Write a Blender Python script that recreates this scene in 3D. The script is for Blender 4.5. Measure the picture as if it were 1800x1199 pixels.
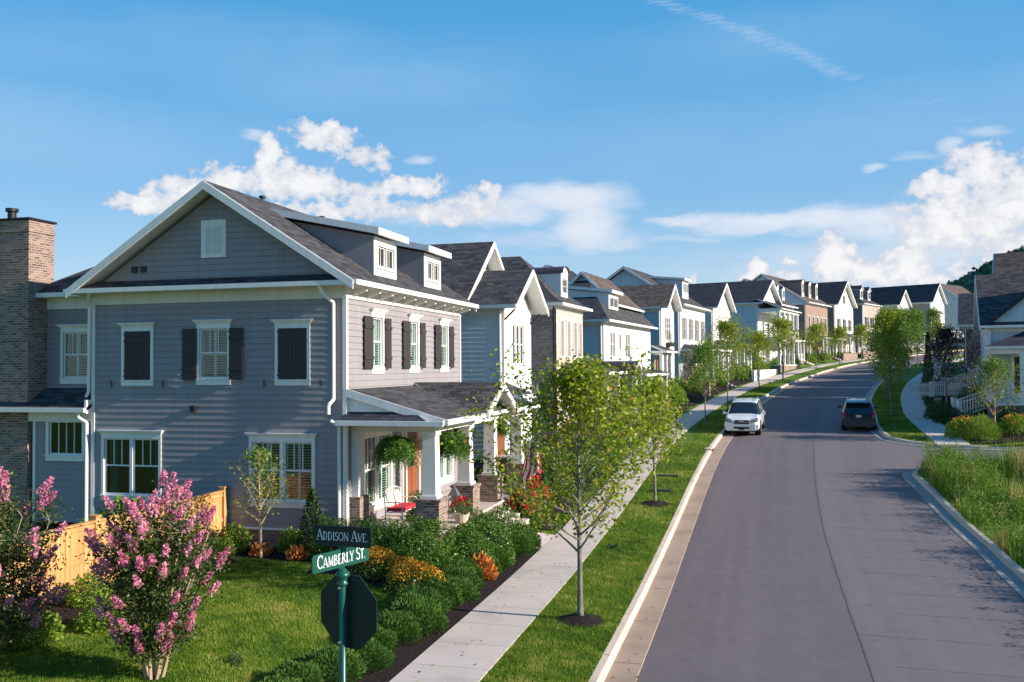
import bpy, math, random
import numpy as np
from mathutils import Vector, Matrix, noise
C = bpy.context.scene
COL = C.collection
for o in list(bpy.data.objects): bpy.data.objects.remove(o)
# ---------------------------------------------------------------- camera
YAW, PITCH, ROLL, CAMZ = math.radians(14.98), math.radians(1.6025), math.radians(-.4326), 5.0
cy, sy, cp, sp = math.cos(YAW), math.sin(YAW), math.cos(PITCH), math.sin(PITCH)
_f = Vector((-sy*cp, cy*cp, sp)); _r0 = Vector((cy, sy, 0)); _u0 = _r0.cross(_f)
_r = _r0*math.cos(ROLL)+_u0*math.sin(ROLL); _u = -_r0*math.sin(ROLL)+_u0*math.cos(ROLL)
cam = bpy.data.cameras.new('camera'); camo = bpy.data.objects.new('camera', cam); COL.objects.link(camo)
cam.sensor_width = 36; cam.lens = 1628/1800*36; cam.clip_end = 6000; cam.clip_start = .1
mw = Matrix(((_r.x, _u.x, -_f.x, 0), (_r.y, _u.y, -_f.y, 0), (_r.z, _u.z, -_f.z, CAMZ), (0, 0, 0, 1)))
camo.matrix_world = mw
C.camera = camo
# ---------------------------------------------------------------- light and view
SUN_EL, SUN_AZ = math.radians(22), math.radians(-2.6)      # azimuth from +X towards +Y
C.view_settings.view_transform = 'Standard'; C.view_settings.look = 'None'
C.view_settings.gamma = 1; C.view_settings.exposure = 0.80; EXPO = 2**.80
sd_ = Vector((math.cos(SUN_EL)*math.cos(SUN_AZ), math.cos(SUN_EL)*math.sin(SUN_AZ), math.sin(SUN_EL)))
sl = bpy.data.lights.new('sun', 'SUN'); sl.energy = 4.9; sl.angle = math.radians(.5); sl.color = (1, .89, .76)
slo = bpy.data.objects.new('sun', sl); COL.objects.link(slo); slo.rotation_euler = sd_.to_track_quat('Z', 'Y').to_euler()
C.cycles.max_bounces = 6; C.cycles.transparent_max_bounces = 12
C.cycles.sample_clamp_indirect = 4

def nn(nt, t, **k):
    n = nt.nodes.new(t)
    for a, b in k.items(): setattr(n, a, b)
    return n
def mth(nt, op, a, b=None, c=None, clamp=False):
    n = nt.nodes.new('ShaderNodeMath'); n.operation = op; n.use_clamp = clamp
    for i, x in enumerate((a, b, c)):
        if x is None: continue
        if isinstance(x, (int, float)): n.inputs[i].default_value = x
        else: nt.links.new(x, n.inputs[i])
    return n.outputs[0]

def pix_azel(px, py):       # sky direction of a spot of the photo -> azimuth from +Y to +X and elevation, in degrees
    d = _r*((px-900)/1628)+_u*((599.5-py)/1628)+_f
    d.normalize(); return math.degrees(math.atan2(d.x, d.y)), math.degrees(math.asin(d.z))
W = bpy.data.worlds.new('World'); C.world = W; W.use_nodes = True
nt = W.node_tree; nt.nodes.clear()
out = nn(nt, 'ShaderNodeOutputWorld'); bg = nn(nt, 'ShaderNodeBackground'); nt.links.new(bg.outputs[0], out.inputs[0])
sky = nn(nt, 'ShaderNodeTexSky', sky_type='NISHITA', sun_disc=False)
sky.sun_elevation = SUN_EL; sky.sun_rotation = math.radians(90)-SUN_AZ; sky.air_density = 1.0; sky.dust_density = .3; sky.ozone_density = 3.0; sky.altitude = 0
SKY_STRENGTH = .11
bg.inputs[1].default_value = SKY_STRENGTH
hsv = nn(nt, 'ShaderNodeHueSaturation'); hsv.inputs['Hue'].default_value=.492; hsv.inputs['Saturation'].default_value = 1.15; hsv.inputs['Value'].default_value = 1.0
nt.links.new(sky.outputs[0], hsv.inputs['Color'])
tc = nn(nt, 'ShaderNodeTexCoord'); sx = nn(nt, 'ShaderNodeSeparateXYZ'); nt.links.new(tc.outputs['Generated'], sx.inputs[0])
AZ = mth(nt, 'MULTIPLY', mth(nt, 'ARCTAN2', sx.outputs[0], sx.outputs[1]), 57.29578)
EL = mth(nt, 'MULTIPLY', mth(nt, 'ARCSINE', sx.outputs[2]), 57.29578)
def cloud_layer(blobs, scale, amp, warp, lo, hi, stretch=1.0, seed=0.0, detail=7, rough=.6):
    cv = nn(nt, 'ShaderNodeCombineXYZ'); nt.links.new(mth(nt, 'MULTIPLY', AZ, 1/stretch), cv.inputs[0]); nt.links.new(EL, cv.inputs[1]); cv.inputs[2].default_value = seed
    no = nn(nt, 'ShaderNodeTexNoise'); no.inputs['Scale'].default_value = scale; no.inputs['Detail'].default_value = detail; no.inputs['Roughness'].default_value = rough
    nt.links.new(cv.outputs[0], no.inputs['Vector'])
    ns = nn(nt, 'ShaderNodeSeparateColor'); nt.links.new(no.outputs['Color'], ns.inputs[0])
    wa = mth(nt, 'ADD', AZ, mth(nt, 'MULTIPLY', mth(nt, 'SUBTRACT', ns.outputs[1], .5), warp))
    we = mth(nt, 'ADD', EL, mth(nt, 'MULTIPLY', mth(nt, 'SUBTRACT', ns.outputs[2], .5), warp))
    acc = None
    for (px, py, rx, ry, w) in blobs:
        a, e = pix_azel(px, py); ra = rx/1628*57.3; re = ry/1628*57.3
        da = mth(nt, 'MULTIPLY', mth(nt, 'SUBTRACT', wa, a), 1/ra); de = mth(nt, 'MULTIPLY', mth(nt, 'SUBTRACT', we, e), 1/re)
        r2 = mth(nt, 'ADD', mth(nt, 'MULTIPLY', da, da), mth(nt, 'MULTIPLY', de, de))
        v = mth(nt, 'MULTIPLY', mth(nt, 'SUBTRACT', 1.0, r2), w)
        acc = v if acc is None else mth(nt, 'SMOOTH_MAX', acc, v, .15)
    acc = mth(nt, 'ADD', mth(nt,'MAXIMUM',acc,-2.0), mth(nt, 'MULTIPLY', mth(nt, 'SUBTRACT', no.outputs['Fac'], .5), amp))
    mr = nn(nt, 'ShaderNodeMapRange', interpolation_type='SMOOTHSTEP'); nt.links.new(acc, mr.inputs[0]); mr.inputs[1].default_value = lo; mr.inputs[2].default_value = hi
    return mr.outputs[0], no.outputs['Fac'], acc
#CLOUDS
cum = [(565,238,62,28,1),(640,275,50,24,.7),(475,268,24,36,1),(490,312,46,36,1),(545,322,62,36,1),(330,338,70,30,1),(400,322,60,30,1),(250,356,60,24,1),(620,345,70,28,.75),(690,330,40,22,.8),(740,330,45,22,.9),(858,336,22,16,.8),(830,355,60,18,.5),(560,372,150,22,.8),(770,372,120,20,.5),
 (1725,300,55,44,1),(1655,330,66,24,.9),(1770,350,80,70,1),(1690,385,110,66,.95),(1790,430,60,40,.8),(1470,440,42,32,1.15),(1478,470,52,34,1.1),(1530,478,55,24,1),(1590,460,48,28,1.1),(1605,485,62,28,1.1),(1330,482,30,24,1.1),(1385,488,28,16,.9),(1395,458,20,6,.6),(1220,494,10,9,.7),(1680,470,50,10,.7),(1735,462,40,12,.8)]
cir = [(1000,348,135,32,1.1),(880,368,130,32,.9),(1035,395,70,58,1.05),(1075,430,60,16,.6),(780,378,130,20,.8),(960,420,140,16,.35),(1215,388,90,10,.8),(1330,392,130,20,1),(1480,385,140,26,1),(1560,400,120,30,.8),(1210,420,70,8,.4),(1650,420,160,60,.7),(740,283,26,12,.6),(1540,295,24,8,.7),(1670,255,22,12,.6),(1730,232,40,10,.45),(1620,272,40,8,.4),(450,235,30,9,.5),(1480,470,260,46,.35)]
veil = [(300,90,420,60,.5),(1300,90,500,60,.45),(700,150,500,50,.5),(150,230,300,60,.35),(1600,200,300,60,.45),(1100,230,400,60,.3)]
con = [(1150+ (i*15), -8+i*6.0+(.05*(i-12)**2), 30, 2.6+.16*i, .9) for i in range(0, 24)]+[(1500,138,14,3,.6),(1610,180,60,3,.3),(1690,210,40,3,.3)]
c1, n1, a1 = cloud_layer(cum, 1.1, 2.8, 2.0, -.16, .56, 1.15, 3.1, 9, .60)
c2, n2, a2 = cloud_layer(cir, .7, 1.3, 1.5, -.25, 1.2, 2.6, 9.7, 8, .60)
c3, n3, a3 = cloud_layer(con, 1.1, 2.4, .7, -.2, 1.8, 1.3, 5.2, 8, .65)
c4, n4, a4 = cloud_layer(veil, .13, 2.2, 2.5, -.5, 2.6, 2.6, 1.2, 7, .55)
def mixc(fac, a, b):
    n = nn(nt, 'ShaderNodeMix', data_type='RGBA')
    if isinstance(fac, (int, float)): n.inputs['Factor'].default_value = fac
    else: nt.links.new(fac, n.inputs['Factor'])
    for s, x in (('A', a), ('B', b)):
        i = [q for q in n.inputs if q.name == s and q.type == 'RGBA'][0]
        if isinstance(x, tuple): i.default_value = x
        else: nt.links.new(x, i)
    return [q for q in n.outputs if q.type == 'RGBA'][0]
K = 1/SKY_STRENGTH
K = K/EXPO; white = (.97*K, .955*K, .955*K, 1); grey = (.56*K, .62*K, .74*K, 1)
shade = mth(nt, 'MULTIPLY_ADD', a1, .95, -.02, clamp=True)
cumcol = mixc(shade, grey, white)
grad = nn(nt, 'ShaderNodeValToRGB'); nt.links.new(mth(nt, 'MULTIPLY', EL, 1/60), grad.inputs[0])
ge = grad.color_ramp.elements
while len(ge) < 6: ge.new(.5)
for q, (p_, c_) in zip(ge, [(0, (.60, .74, .87)), (.07, (.47, .66, .85)), (.17, (.24, .50, .81)), (.30, (.105, .40, .77)), (.42, (.045, .335, .72)), (1, (.02, .20, .55))]): q.position = p_; q.color = (*[v for v in c_], 1)
gsc = nn(nt, 'ShaderNodeVectorMath', operation='SCALE'); nt.links.new(grad.outputs[0], gsc.inputs[0]); gsc.inputs['Scale'].default_value = K
base_ = mixc(.85, hsv.outputs[0], gsc.outputs[0])
col = mixc(mth(nt, 'MULTIPLY', c4, .50), base_, (.62*K, .78*K, .93*K, 1))
col = mixc(mth(nt, 'MULTIPLY', c3, .30), col, (.80*K, .87*K, .96*K, 1))
col = mixc(mth(nt, 'MULTIPLY', c2, .82), col, (.86*K, .88*K, .95*K, 1))
col = mixc(mth(nt, 'MULTIPLY', c1, .93), col, cumcol)
nt.links.new(col, bg.inputs[0])

# ---------------------------------------------------------------- street layout
RR = 380.
SS = [-60,0,16.8,24,31,35.5,40.5,47.8,53,75,91,102,116,135,147,260,320]; ZZ = [-.85,-.85,-.82,-.80,-.62,-.33,.12,.75,1.08,2.22,2.99,3.4,4.05,4.9,5.3,9.5,11]
def ZR0(s): return float(np.interp(s, SS, ZZ))
def ZR(s): return (ZR0(s-2)+ZR0(s)+ZR0(s+2)+ZR0(s-1)+ZR0(s+1))/5
def P(s, d):
    if s < 28: return (-2.9+d, s)
    t = (s-28)/RR
    return (-2.9+RR*(1-math.cos(t))+d*math.cos(t), 28+RR*math.sin(t)-d*math.sin(t))
def SD(x, y):
    if y < 28: return y, x+2.9
    dx, dy = -2.9+RR-x, y-28; r = math.hypot(dx, dy)
    return 28+RR*math.atan2(dy, dx), RR-r
def lerp(a, b, t): return a+(b-a)*t
def sst(t): t = min(1, max(0, t)); return t*t*(3-2*t)
def yard(s): return max(0., ZR(s)+.75) if s > 15 else 0.
def T(x, y):
    s, d = SD(x, y); z = ZR(s)
    if d < 4:
        if d > -3.8: return z+.13+.04*min(1, max(0, -d))
        return lerp(z+.17, yard(s), sst((-3.8-d)/3.6))
    return z+.13+.25*sst((d-12.5)/3)*(1 if s > 47 else 0)+.55*sst((d-10)/4)*(1 if s <= 47 else 0)
def KR(s):          # right kerb line
    if s < 46: return float(np.interp(s, [-60,27,31,34.5,39,42,42.7,43.3,43.8,44.1,44.3,44.4], [9.6,9.5,9.5,9.3,9.05,8.8,8.8,9.1,9.8,11,14,70]))
    return float(np.interp(s, [49.45,49.55,49.75,50.1,50.6,51.3,52.5,55,59,64,74,90,300], [70,16,12.5,11.2,10.1,9.3,8.6,8.3,8.15,8.2,7.9,8.05,8.1]))

# ---------------------------------------------------------------- helpers
def mat(name, col, rough=.7, metal=0., spec=.4, build=None):
    m = bpy.data.materials.new(name); m.use_nodes = True; n = m.node_tree; b = n.nodes['Principled BSDF']
    b.inputs['Base Color'].default_value = (*col, 1); b.inputs['Roughness'].default_value = rough; b.inputs['Metallic'].default_value = metal
    b.inputs['Specular IOR Level'].default_value = spec
    if build: build(n, b)
    return m
def noisetex(n, scale, detail=4, coord='Object', rough=.55, vec=None):
    t = n.nodes.new('ShaderNodeTexCoord'); x = n.nodes.new('ShaderNodeTexNoise'); x.inputs['Scale'].default_value = scale; x.inputs['Detail'].default_value = detail; x.inputs['Roughness'].default_value = rough
    if vec is not None: n.links.new(vec, x.inputs['Vector'])
    else: n.links.new(t.outputs[coord], x.inputs['Vector'])
    return x.outputs['Fac']
def ramp(n, fac, stops, interp='LINEAR'):
    r = n.nodes.new('ShaderNodeValToRGB'); n.links.new(fac, r.inputs[0]); e = r.color_ramp.elements; r.color_ramp.interpolation = interp
    while len(e) < len(stops): e.new(.5)
    for q, (p, c) in zip(e, stops): q.position = p; q.color = (*c, 1)
    return r.outputs[0]
def bump(n, b, h, strength=.3, dist=.02):
    u = n.nodes.new('ShaderNodeBump'); u.inputs['Strength'].default_value = strength; u.inputs['Distance'].default_value = dist
    n.links.new(h, u.inputs['Height']); n.links.new(u.outputs[0], b.inputs['Normal'])
def mixn(n, fac, a, b, mode='MIX'):
    x = n.nodes.new('ShaderNodeMix'); x.data_type = 'RGBA'; x.blend_type = mode
    if isinstance(fac, (int, float)): x.inputs['Factor'].default_value = fac
    else: n.links.new(fac, x.inputs['Factor'])
    for s, v in (('A', a), ('B', b)):
        i = [q for q in x.inputs if q.name == s and q.type == 'RGBA'][0]
        if isinstance(v, tuple): i.default_value = (*v, 1)
        else: n.links.new(v, i)
    return [q for q in x.outputs if q.type == 'RGBA'][0]
def paint(name, col, var=.12, rough=.6):
    def bd(n, b):
        f = noisetex(n, .9, 5); g = noisetex(n, 14, 3)
        c = ramp(n, f, [(.3, tuple(x*(1-var) for x in col)), (.7, tuple(min(1, x*(1+var*.6)) for x in col))])
        c2 = mixn(n, .12, c, ramp(n, g, [(.3, tuple(x*.6 for x in col)), (.7, col)]))
        t = n.nodes.new('ShaderNodeTexCoord'); mp = n.nodes.new('ShaderNodeMapping'); mp.inputs['Scale'].default_value = (5, 5, .35); n.links.new(t.outputs['Object'], mp.inputs[0])
        st = noisetex(n, 1, 5, vec=mp.outputs[0], rough=.65); c2 = mixn(n, .22, c2, ramp(n, st, [(.38, tuple(x*.62 for x in col)), (.60, tuple(min(1, x*1.04) for x in col))]))
        n.links.new(c2, b.inputs['Base Color']); bump(n, b, g, .08, .01)
    return mat(name, col, rough, build=bd)
def bricktex(n, scale, c1, c2, mortar, w, h, ms=.012, vec='UV', bias=0):
    t = n.nodes.new('ShaderNodeTexCoord'); x = n.nodes.new('ShaderNodeTexBrick'); n.links.new(t.outputs[vec], x.inputs['Vector'])
    x.inputs['Color1'].default_value = (*c1, 1); x.inputs['Color2'].default_value = (*c2, 1); x.inputs['Mortar'].default_value = (*mortar, 1)
    x.inputs['Scale'].default_value = scale; x.inputs['Brick Width'].default_value = w; x.inputs['Row Height'].default_value = h; x.inputs['Mortar Size'].default_value = ms; x.inputs['Bias'].default_value = bias; x.inputs['Mortar Smooth'].default_value = .2
    return x
def brickmat(name, c1, c2, mortar):
    def bd(n, b):
        x = bricktex(n, 1, tuple(v*.55 for v in c1), tuple(v*1.1 for v in c2), tuple(v*1.15 for v in mortar), .225, .076, .010)
        f = noisetex(n, 2.5, 5); f2 = noisetex(n, 30, 3)
        c = mixn(n, .25, x.outputs[0], ramp(n, f, [(.3, tuple(v*.55 for v in c1)), (.7, tuple(min(1, v*1.25) for v in c2))]), 'MULTIPLY')
        c = mixn(n, .18, x.outputs[0], ramp(n, f2, [(.35, tuple(v*.5 for v in c1)), (.65, tuple(min(1, v*1.3) for v in c2))]))
        n.links.new(c, b.inputs['Base Color']); bump(n, b, x.outputs[1], -.4, .01)
    return mat(name, c1, .85, spec=.2, build=bd)
def shingle(name, c1, c2, rowh=.19):
    def bd(n, b):
        x = bricktex(n, 1, tuple(v*.58 for v in c1), tuple(v*1.3 for v in c2), tuple(v*.22 for v in c1), .36, rowh, .014)
        x.inputs['Mortar Smooth'].default_value = .6
        f = noisetex(n, 9, 4); g = noisetex(n, .5, 4)
        c = mixn(n, .2, x.outputs[0], ramp(n, f, [(.35, tuple(v*.6 for v in c1)), (.68, tuple(v*1.35 for v in c2))]))
        c = mixn(n, .12, c, ramp(n, g, [(.3, tuple(v*.7 for v in c1)), (.7, c2)]))
        n.links.new(c, b.inputs['Base Color']); bump(n, b, x.outputs[1], -.5, .015)
    return mat(name, c1, .9, spec=.15, build=bd)
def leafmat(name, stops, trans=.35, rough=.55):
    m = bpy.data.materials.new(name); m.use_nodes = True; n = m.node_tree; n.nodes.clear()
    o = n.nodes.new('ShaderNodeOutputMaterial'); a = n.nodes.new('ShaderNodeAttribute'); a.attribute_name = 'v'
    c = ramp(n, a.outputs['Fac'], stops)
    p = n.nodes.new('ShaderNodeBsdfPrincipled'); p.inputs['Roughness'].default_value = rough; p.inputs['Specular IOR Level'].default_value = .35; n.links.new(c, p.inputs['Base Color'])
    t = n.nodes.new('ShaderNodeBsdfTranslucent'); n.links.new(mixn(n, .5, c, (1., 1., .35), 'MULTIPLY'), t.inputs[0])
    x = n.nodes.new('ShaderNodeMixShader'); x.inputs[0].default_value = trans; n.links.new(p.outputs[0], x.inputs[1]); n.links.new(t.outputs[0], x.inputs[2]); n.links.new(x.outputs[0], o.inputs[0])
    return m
def glassmat(name, tint=(.9, .95, .95), base=.10, refl=1.0):
    m = bpy.data.materials.new(name); m.use_nodes = True; n = m.node_tree; n.nodes.clear()
    o = n.nodes.new('ShaderNodeOutputMaterial'); t = n.nodes.new('ShaderNodeBsdfTransparent'); t.inputs[0].default_value = (*tint, 1)
    g = n.nodes.new('ShaderNodeBsdfGlossy'); g.inputs['Roughness'].default_value = .03; g.inputs[0].default_value = (refl, refl, refl, 1)
    fz = n.nodes.new('ShaderNodeFresnel'); fz.inputs[0].default_value = 1.5; ad = n.nodes.new('ShaderNodeMath'); ad.operation = 'ADD'; ad.inputs[1].default_value = base; n.links.new(fz.outputs[0], ad.inputs[0])
    x = n.nodes.new('ShaderNodeMixShader'); n.links.new(ad.outputs[0], x.inputs[0]); n.links.new(t.outputs[0], x.inputs[1]); n.links.new(g.outputs[0], x.inputs[2]); n.links.new(x.outputs[0], o.inputs[0])
    return m

class MB:
    def __init__(s): s.v = []; s.f = []; s.m = []
    def poly(s, pts, mi=0):
        k = len(s.v); s.v += [tuple(p) for p in pts]; s.f.append(tuple(range(k, k+len(pts)))); s.m.append(mi); return s
    def box(s, x0, y0, z0, x1, y1, z1, mi=0):
        if x0 > x1: x0, x1 = x1, x0
        if y0 > y1: y0, y1 = y1, y0
        if z0 > z1: z0, z1 = z1, z0
        return s.hexa([(x0,y0,z0),(x1,y0,z0),(x1,y1,z0),(x0,y1,z0)], [(x0,y0,z1),(x1,y0,z1),(x1,y1,z1),(x0,y1,z1)], mi)
    def hexa(s, b, t, mi=0, mtop=None):
        n = len(b); k = len(s.v); s.v += [tuple(p) for p in b]+[tuple(p) for p in t]
        s.f.append(tuple(k+i for i in reversed(range(n)))); s.f.append(tuple(k+n+i for i in range(n))); s.m += [mi, mi if mtop is None else mtop]
        for i in range(n):
            j = (i+1) % n; s.f.append((k+i, k+j, k+n+j, k+n+i)); s.m.append(mi)
        return s
    def slab(s, pts, t, mtop=0, mside=1):       # pts: top outline, counter-clockwise seen from above
        return s.hexa([(p[0], p[1], p[2]-t) for p in pts], pts, mside, mtop)
    def tube(s, p, q, r0, r1=None, n=8, mi=0, cap=True):
        r1 = r0 if r1 is None else r1; p = Vector(p); q = Vector(q); a = (q-p).normalized()
        u = a.orthogonal().normalized(); w = a.cross(u)
        A = [p+(u*math.cos(2*math.pi*i/n)+w*math.sin(2*math.pi*i/n))*r0 for i in range(n)]
        B = [q+(u*math.cos(2*math.pi*i/n)+w*math.sin(2*math.pi*i/n))*r1 for i in range(n)]
        k = len(s.v); s.v += [tuple(x) for x in A+B]
        for i in range(n): j = (i+1) % n; s.f.append((k+i, k+j, k+n+j, k+n+i)); s.m.append(mi)
        if cap: s.f.append(tuple(k+i for i in reversed(range(n)))); s.f.append(tuple(k+n+i for i in range(n))); s.m += [mi, mi]
        return s
    def pipe(s, pts, r, n=8, mi=0):
        for a, b in zip(pts, pts[1:]): s.tube(a, b, r, r, n, mi)
        return s
    def lathe(s, prof, c=(0, 0, 0), n=16, mi=0):
        k = len(s.v)
        for r, z in prof:
            for i in range(n): s.v.append((c[0]+r*math.cos(2*math.pi*i/n), c[1]+r*math.sin(2*math.pi*i/n), c[2]+z))
        for a in range(len(prof)-1):
            for i in range(n): j = (i+1) % n; s.f.append((k+a*n+i, k+a*n+j, k+(a+1)*n+j, k+(a+1)*n+i)); s.m.append(mi)
        return s
    def beam(s, p, q, w, h, mi=0, up=(0, 0, 1)):     # bar of width w, height h; its top edge runs p -> q
        p = Vector(p); q = Vector(q); a = (q-p).normalized(); side = a.cross(Vector(up)).normalized(); upv = Vector(up)
        b = [p-side*w/2-upv*h, q-side*w/2-upv*h, q+side*w/2-upv*h, p+side*w/2-upv*h]; t = [x+upv*h for x in b]
        return s.hexa(b, t, mi)
    def build(s, name, mats, parent=None, smooth=False):
        me = bpy.data.meshes.new(name); me.from_pydata(s.v, [], s.f)
        mats = mats if isinstance(mats, (list, tuple)) else [mats]
        for m in mats: me.materials.append(m)
        me.polygons.foreach_set('material_index', [min(x, len(mats)-1) for x in s.m])
        uv = me.uv_layers.new(name='UVMap'); d = uv.data
        for p in me.polygons:
            nrm = p.normal
            if abs(nrm.z) > .98 or (nrm.x == 0 and nrm.y == 0): t = Vector((1, 0, 0)); b = Vector((0, 1, 0))
            else: t = Vector((0, 0, 1)).cross(nrm).normalized(); b = nrm.cross(t)
            for li in p.loop_indices:
                co = me.vertices[me.loops[li].vertex_index].co; d[li].uv = (co.dot(t), co.dot(b))
        if smooth: me.polygons.foreach_set('use_smooth', [True]*len(me.polygons))
        o = bpy.data.objects.new(name, me); COL.objects.link(o)
        if parent: o.parent = parent
        return o
def build_each(mb, name, mats, parent=None):      # every separate piece becomes an object of its own
    par = list(range(len(mb.v)))
    def find(a):
        while par[a] != a: par[a] = par[par[a]]; a = par[a]
        return a
    for f in mb.f:
        for q in f[1:]: par[find(q)] = find(f[0])
    isl = {}
    for f, m_ in zip(mb.f, mb.m): isl.setdefault(find(f[0]), []).append((f, m_))
    out_ = []
    for fs in isl.values():
        n = MB(); mp = {}
        for f, m_ in fs:
            for q in f:
                if q not in mp: mp[q] = len(n.v); n.v.append(mb.v[q])
            n.f.append(tuple(mp[q] for q in f)); n.m.append(m_)
        out_.append(n.build(name, mats, parent))
    return out_
def tag(o, label=None, cat=None, group=None, kind=None):
    if label: o['label'] = label
    if cat: o['category'] = cat
    if group: o['group'] = group
    if kind: o['kind'] = kind
    return o
def empty(name, loc, rz=0, label=None, cat=None, group=None):
    o = bpy.data.objects.new(name, None); COL.objects.link(o); o.location = loc; o.rotation_euler = (0, 0, rz); o.empty_display_size = .2
    return tag(o, label, cat, group)
def copy_tree(o, parent=None):
    c = o.copy(); COL.objects.link(c); c.parent = parent
    for ch in list(KIDS.get(o.name, [])): copy_tree_child(ch, c)
    return c
def copy_tree_child(ch, parent):
    c = ch.copy(); COL.objects.link(c); c.parent = parent
    for g in list(KIDS.get(ch.name, [])): copy_tree_child(g, c)
KIDS = {}
def note_kids(root):
    KIDS.clear()
    for o in bpy.data.objects:
        if o.parent: KIDS.setdefault(o.parent.name, []).append(o)
def fastmesh(name, V, nper, mats, parent=None, attr=None, mi=None):   # V: (faces*nper,3)
    V = np.asarray(V, np.float32); nf = len(V)//nper; me = bpy.data.meshes.new(name)
    me.vertices.add(len(V)); me.vertices.foreach_set('co', V.ravel()); me.loops.add(len(V)); me.loops.foreach_set('vertex_index', np.arange(len(V), dtype=np.int32))
    me.polygons.add(nf); me.polygons.foreach_set('loop_start', np.arange(nf, dtype=np.int32)*nper); me.polygons.foreach_set('loop_total', np.full(nf, nper, np.int32))
    for m in (mats if isinstance(mats, list) else [mats]): me.materials.append(m)
    if mi is not None: me.polygons.foreach_set('material_index', np.asarray(mi, np.int32))
    if attr is not None:
        at = me.attributes.new('v', 'FLOAT', 'POINT'); at.data.foreach_set('value', np.repeat(np.asarray(attr, np.float32), nper))
    me.update(calc_edges=True); me.validate()
    o = bpy.data.objects.new(name, me); COL.objects.link(o)
    if parent: o.parent = parent
    return o
# ---------------------------------------------------------------- materials
M = {}
M['white'] = paint('white_paint', (.80, .79, .76), .04, .5)
M['cream'] = paint('cream_paint', (.74, .71, .63), .05, .55)
M['grey_siding'] = paint('grey_siding_paint', (.285, .266, .280), .08, .6)
M['white_siding'] = paint('white_siding_paint', (.74, .75, .74), .05, .6)
M['paleblue_siding'] = paint('pale_blue_siding_paint', (.64, .69, .72), .06, .6)
M['blue_siding'] = paint('blue_siding_paint', (.52, .60, .66), .06, .6)  # blue house sides, and a white wall with shade put into its colour
M['teal_siding'] = paint('teal_siding_paint', (.36, .53, .58), .08, .6)
M['cream_siding'] = paint('cream_siding_paint', (.72, .69, .64), .05, .6)
M['tan_siding'] = paint('tan_siding_paint', (.40, .35, .30), .06, .6)
M['dgrey_siding'] = paint('dark_grey_siding_paint', (.20, .20, .21), .06, .6)
M['black'] = paint('black_shutter_paint', (.025, .024, .028), .1, .45)
M['dshut'] = paint('brown_black_shutter_paint', (.045, .037, .038), .1, .5)
M['gshut'] = paint('grey_shutter_paint', (.30, .27, .26), .1, .6)
M['brick'] = brickmat('brown_grey_brick', (.15, .10, .085), (.30, .205, .17), (.34, .28, .24))
M['dbrick'] = brickmat('dark_grey_brick', (.16, .14, .14), (.27, .235, .235), (.25, .23, .22))
M['rbrick'] = brickmat('brown_brick', (.25, .16, .12), (.34, .23, .18), (.30, .25, .21))
M['pbrick'] = brickmat('pinkish_pale_brick', (.50, .37, .30), (.66, .52, .42), (.55, .47, .40))
M['shingle'] = shingle('brown_grey_shingles', (.046, .044, .048), (.082, .079, .084))
M['shingle2'] = shingle('charcoal_shingles', (.045, .045, .050), (.085, .083, .088))
M['shingle3'] = shingle('brown_shingles', (.085, .065, .058), (.135, .108, .095))
M['shingle4'] = shingle('navy_charcoal_shingles', (.030, .034, .045), (.05, .055, .07))
M['copper'] = mat('aged_copper_roof', (.12, .075, .075), .4, .6)
M['wood'] = None
M['iron'] = mat('dark_iron', (.02, .02, .022), .5, .4)
M['glass'] = glassmat('window_glass', (.80, .92, .90), .02)
M['glassdark'] = mat('dark_window_glass', (.02, .025, .03), .06, 0, .9)
M['dark'] = mat('dark_interior', (.012, .012, .014), .9)
M['louvre'] = mat('white_louvres', (.72, .78, .74), .5)
M['curtain'] = mat('green_curtain', (.10, .19, .16), .9)
M['door'] = paint('red_brown_door', (.25, .085, .04), .15, .35)
def _asph(n, b):
    f = noisetex(n, .35, 6); g = noisetex(n, 26, 6, rough=.85); h = noisetex(n, 2.2, 5)
    c = ramp(n, f, [(.3, (.134, .112, .116)), (.55, (.154, .129, .133)), (.75, (.185, .155, .156))])
    c = mixn(n, .5, c, ramp(n, g, [(.32, (.07, .058, .062)), (.66, (.22, .18, .185))]))
    c = mixn(n, .2, c, ramp(n, h, [(.4, (.09, .077, .085)), (.6, (.16, .135, .14))]))
    a = n.nodes.new('ShaderNodeUVMap'); a.uv_map = 'SDMap'; se = n.nodes.new('ShaderNodeSeparateXYZ'); n.links.new(a.outputs[0], se.inputs[0])
    # long paving seams and tyre-polished bands run along the street
    mp = n.nodes.new('ShaderNodeMapping'); mp.inputs['Scale'].default_value = (.035, 2.2, 1); n.links.new(a.outputs[0], mp.inputs[0])
    w = noisetex(n, 1.0, 4, vec=mp.outputs[0])
    c = mixn(n, .22, c, ramp(n, w, [(.35, (.085, .073, .08)), (.65, (.165, .14, .145))]))
    lane = n.nodes.new('ShaderNodeMath'); lane.operation = 'MULTIPLY_ADD'; lane.use_clamp = True; n.links.new(se.outputs[1], lane.inputs[0]); lane.inputs[1].default_value = 12; lane.inputs[2].default_value = -12*4.85      # the right-hand strip was laid later and is paler
    c = mixn(n, lane.outputs[0], c, mixn(n, .07, c, (.42, .38, .38)))
    spn = noisetex(n, 1.7, 2); c = mixn(n, ramp(n, spn, [(.70, (0, 0, 0)), (.76, (.35, .35, .35))]), c, (.07, .06, .065))
    n.links.new(c, b.inputs['Base Color']); bump(n, b, g, .35, .006)
M['asphalt'] = mat('asphalt', (.1, .09, .1), .85, spec=.25, build=_asph)
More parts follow.
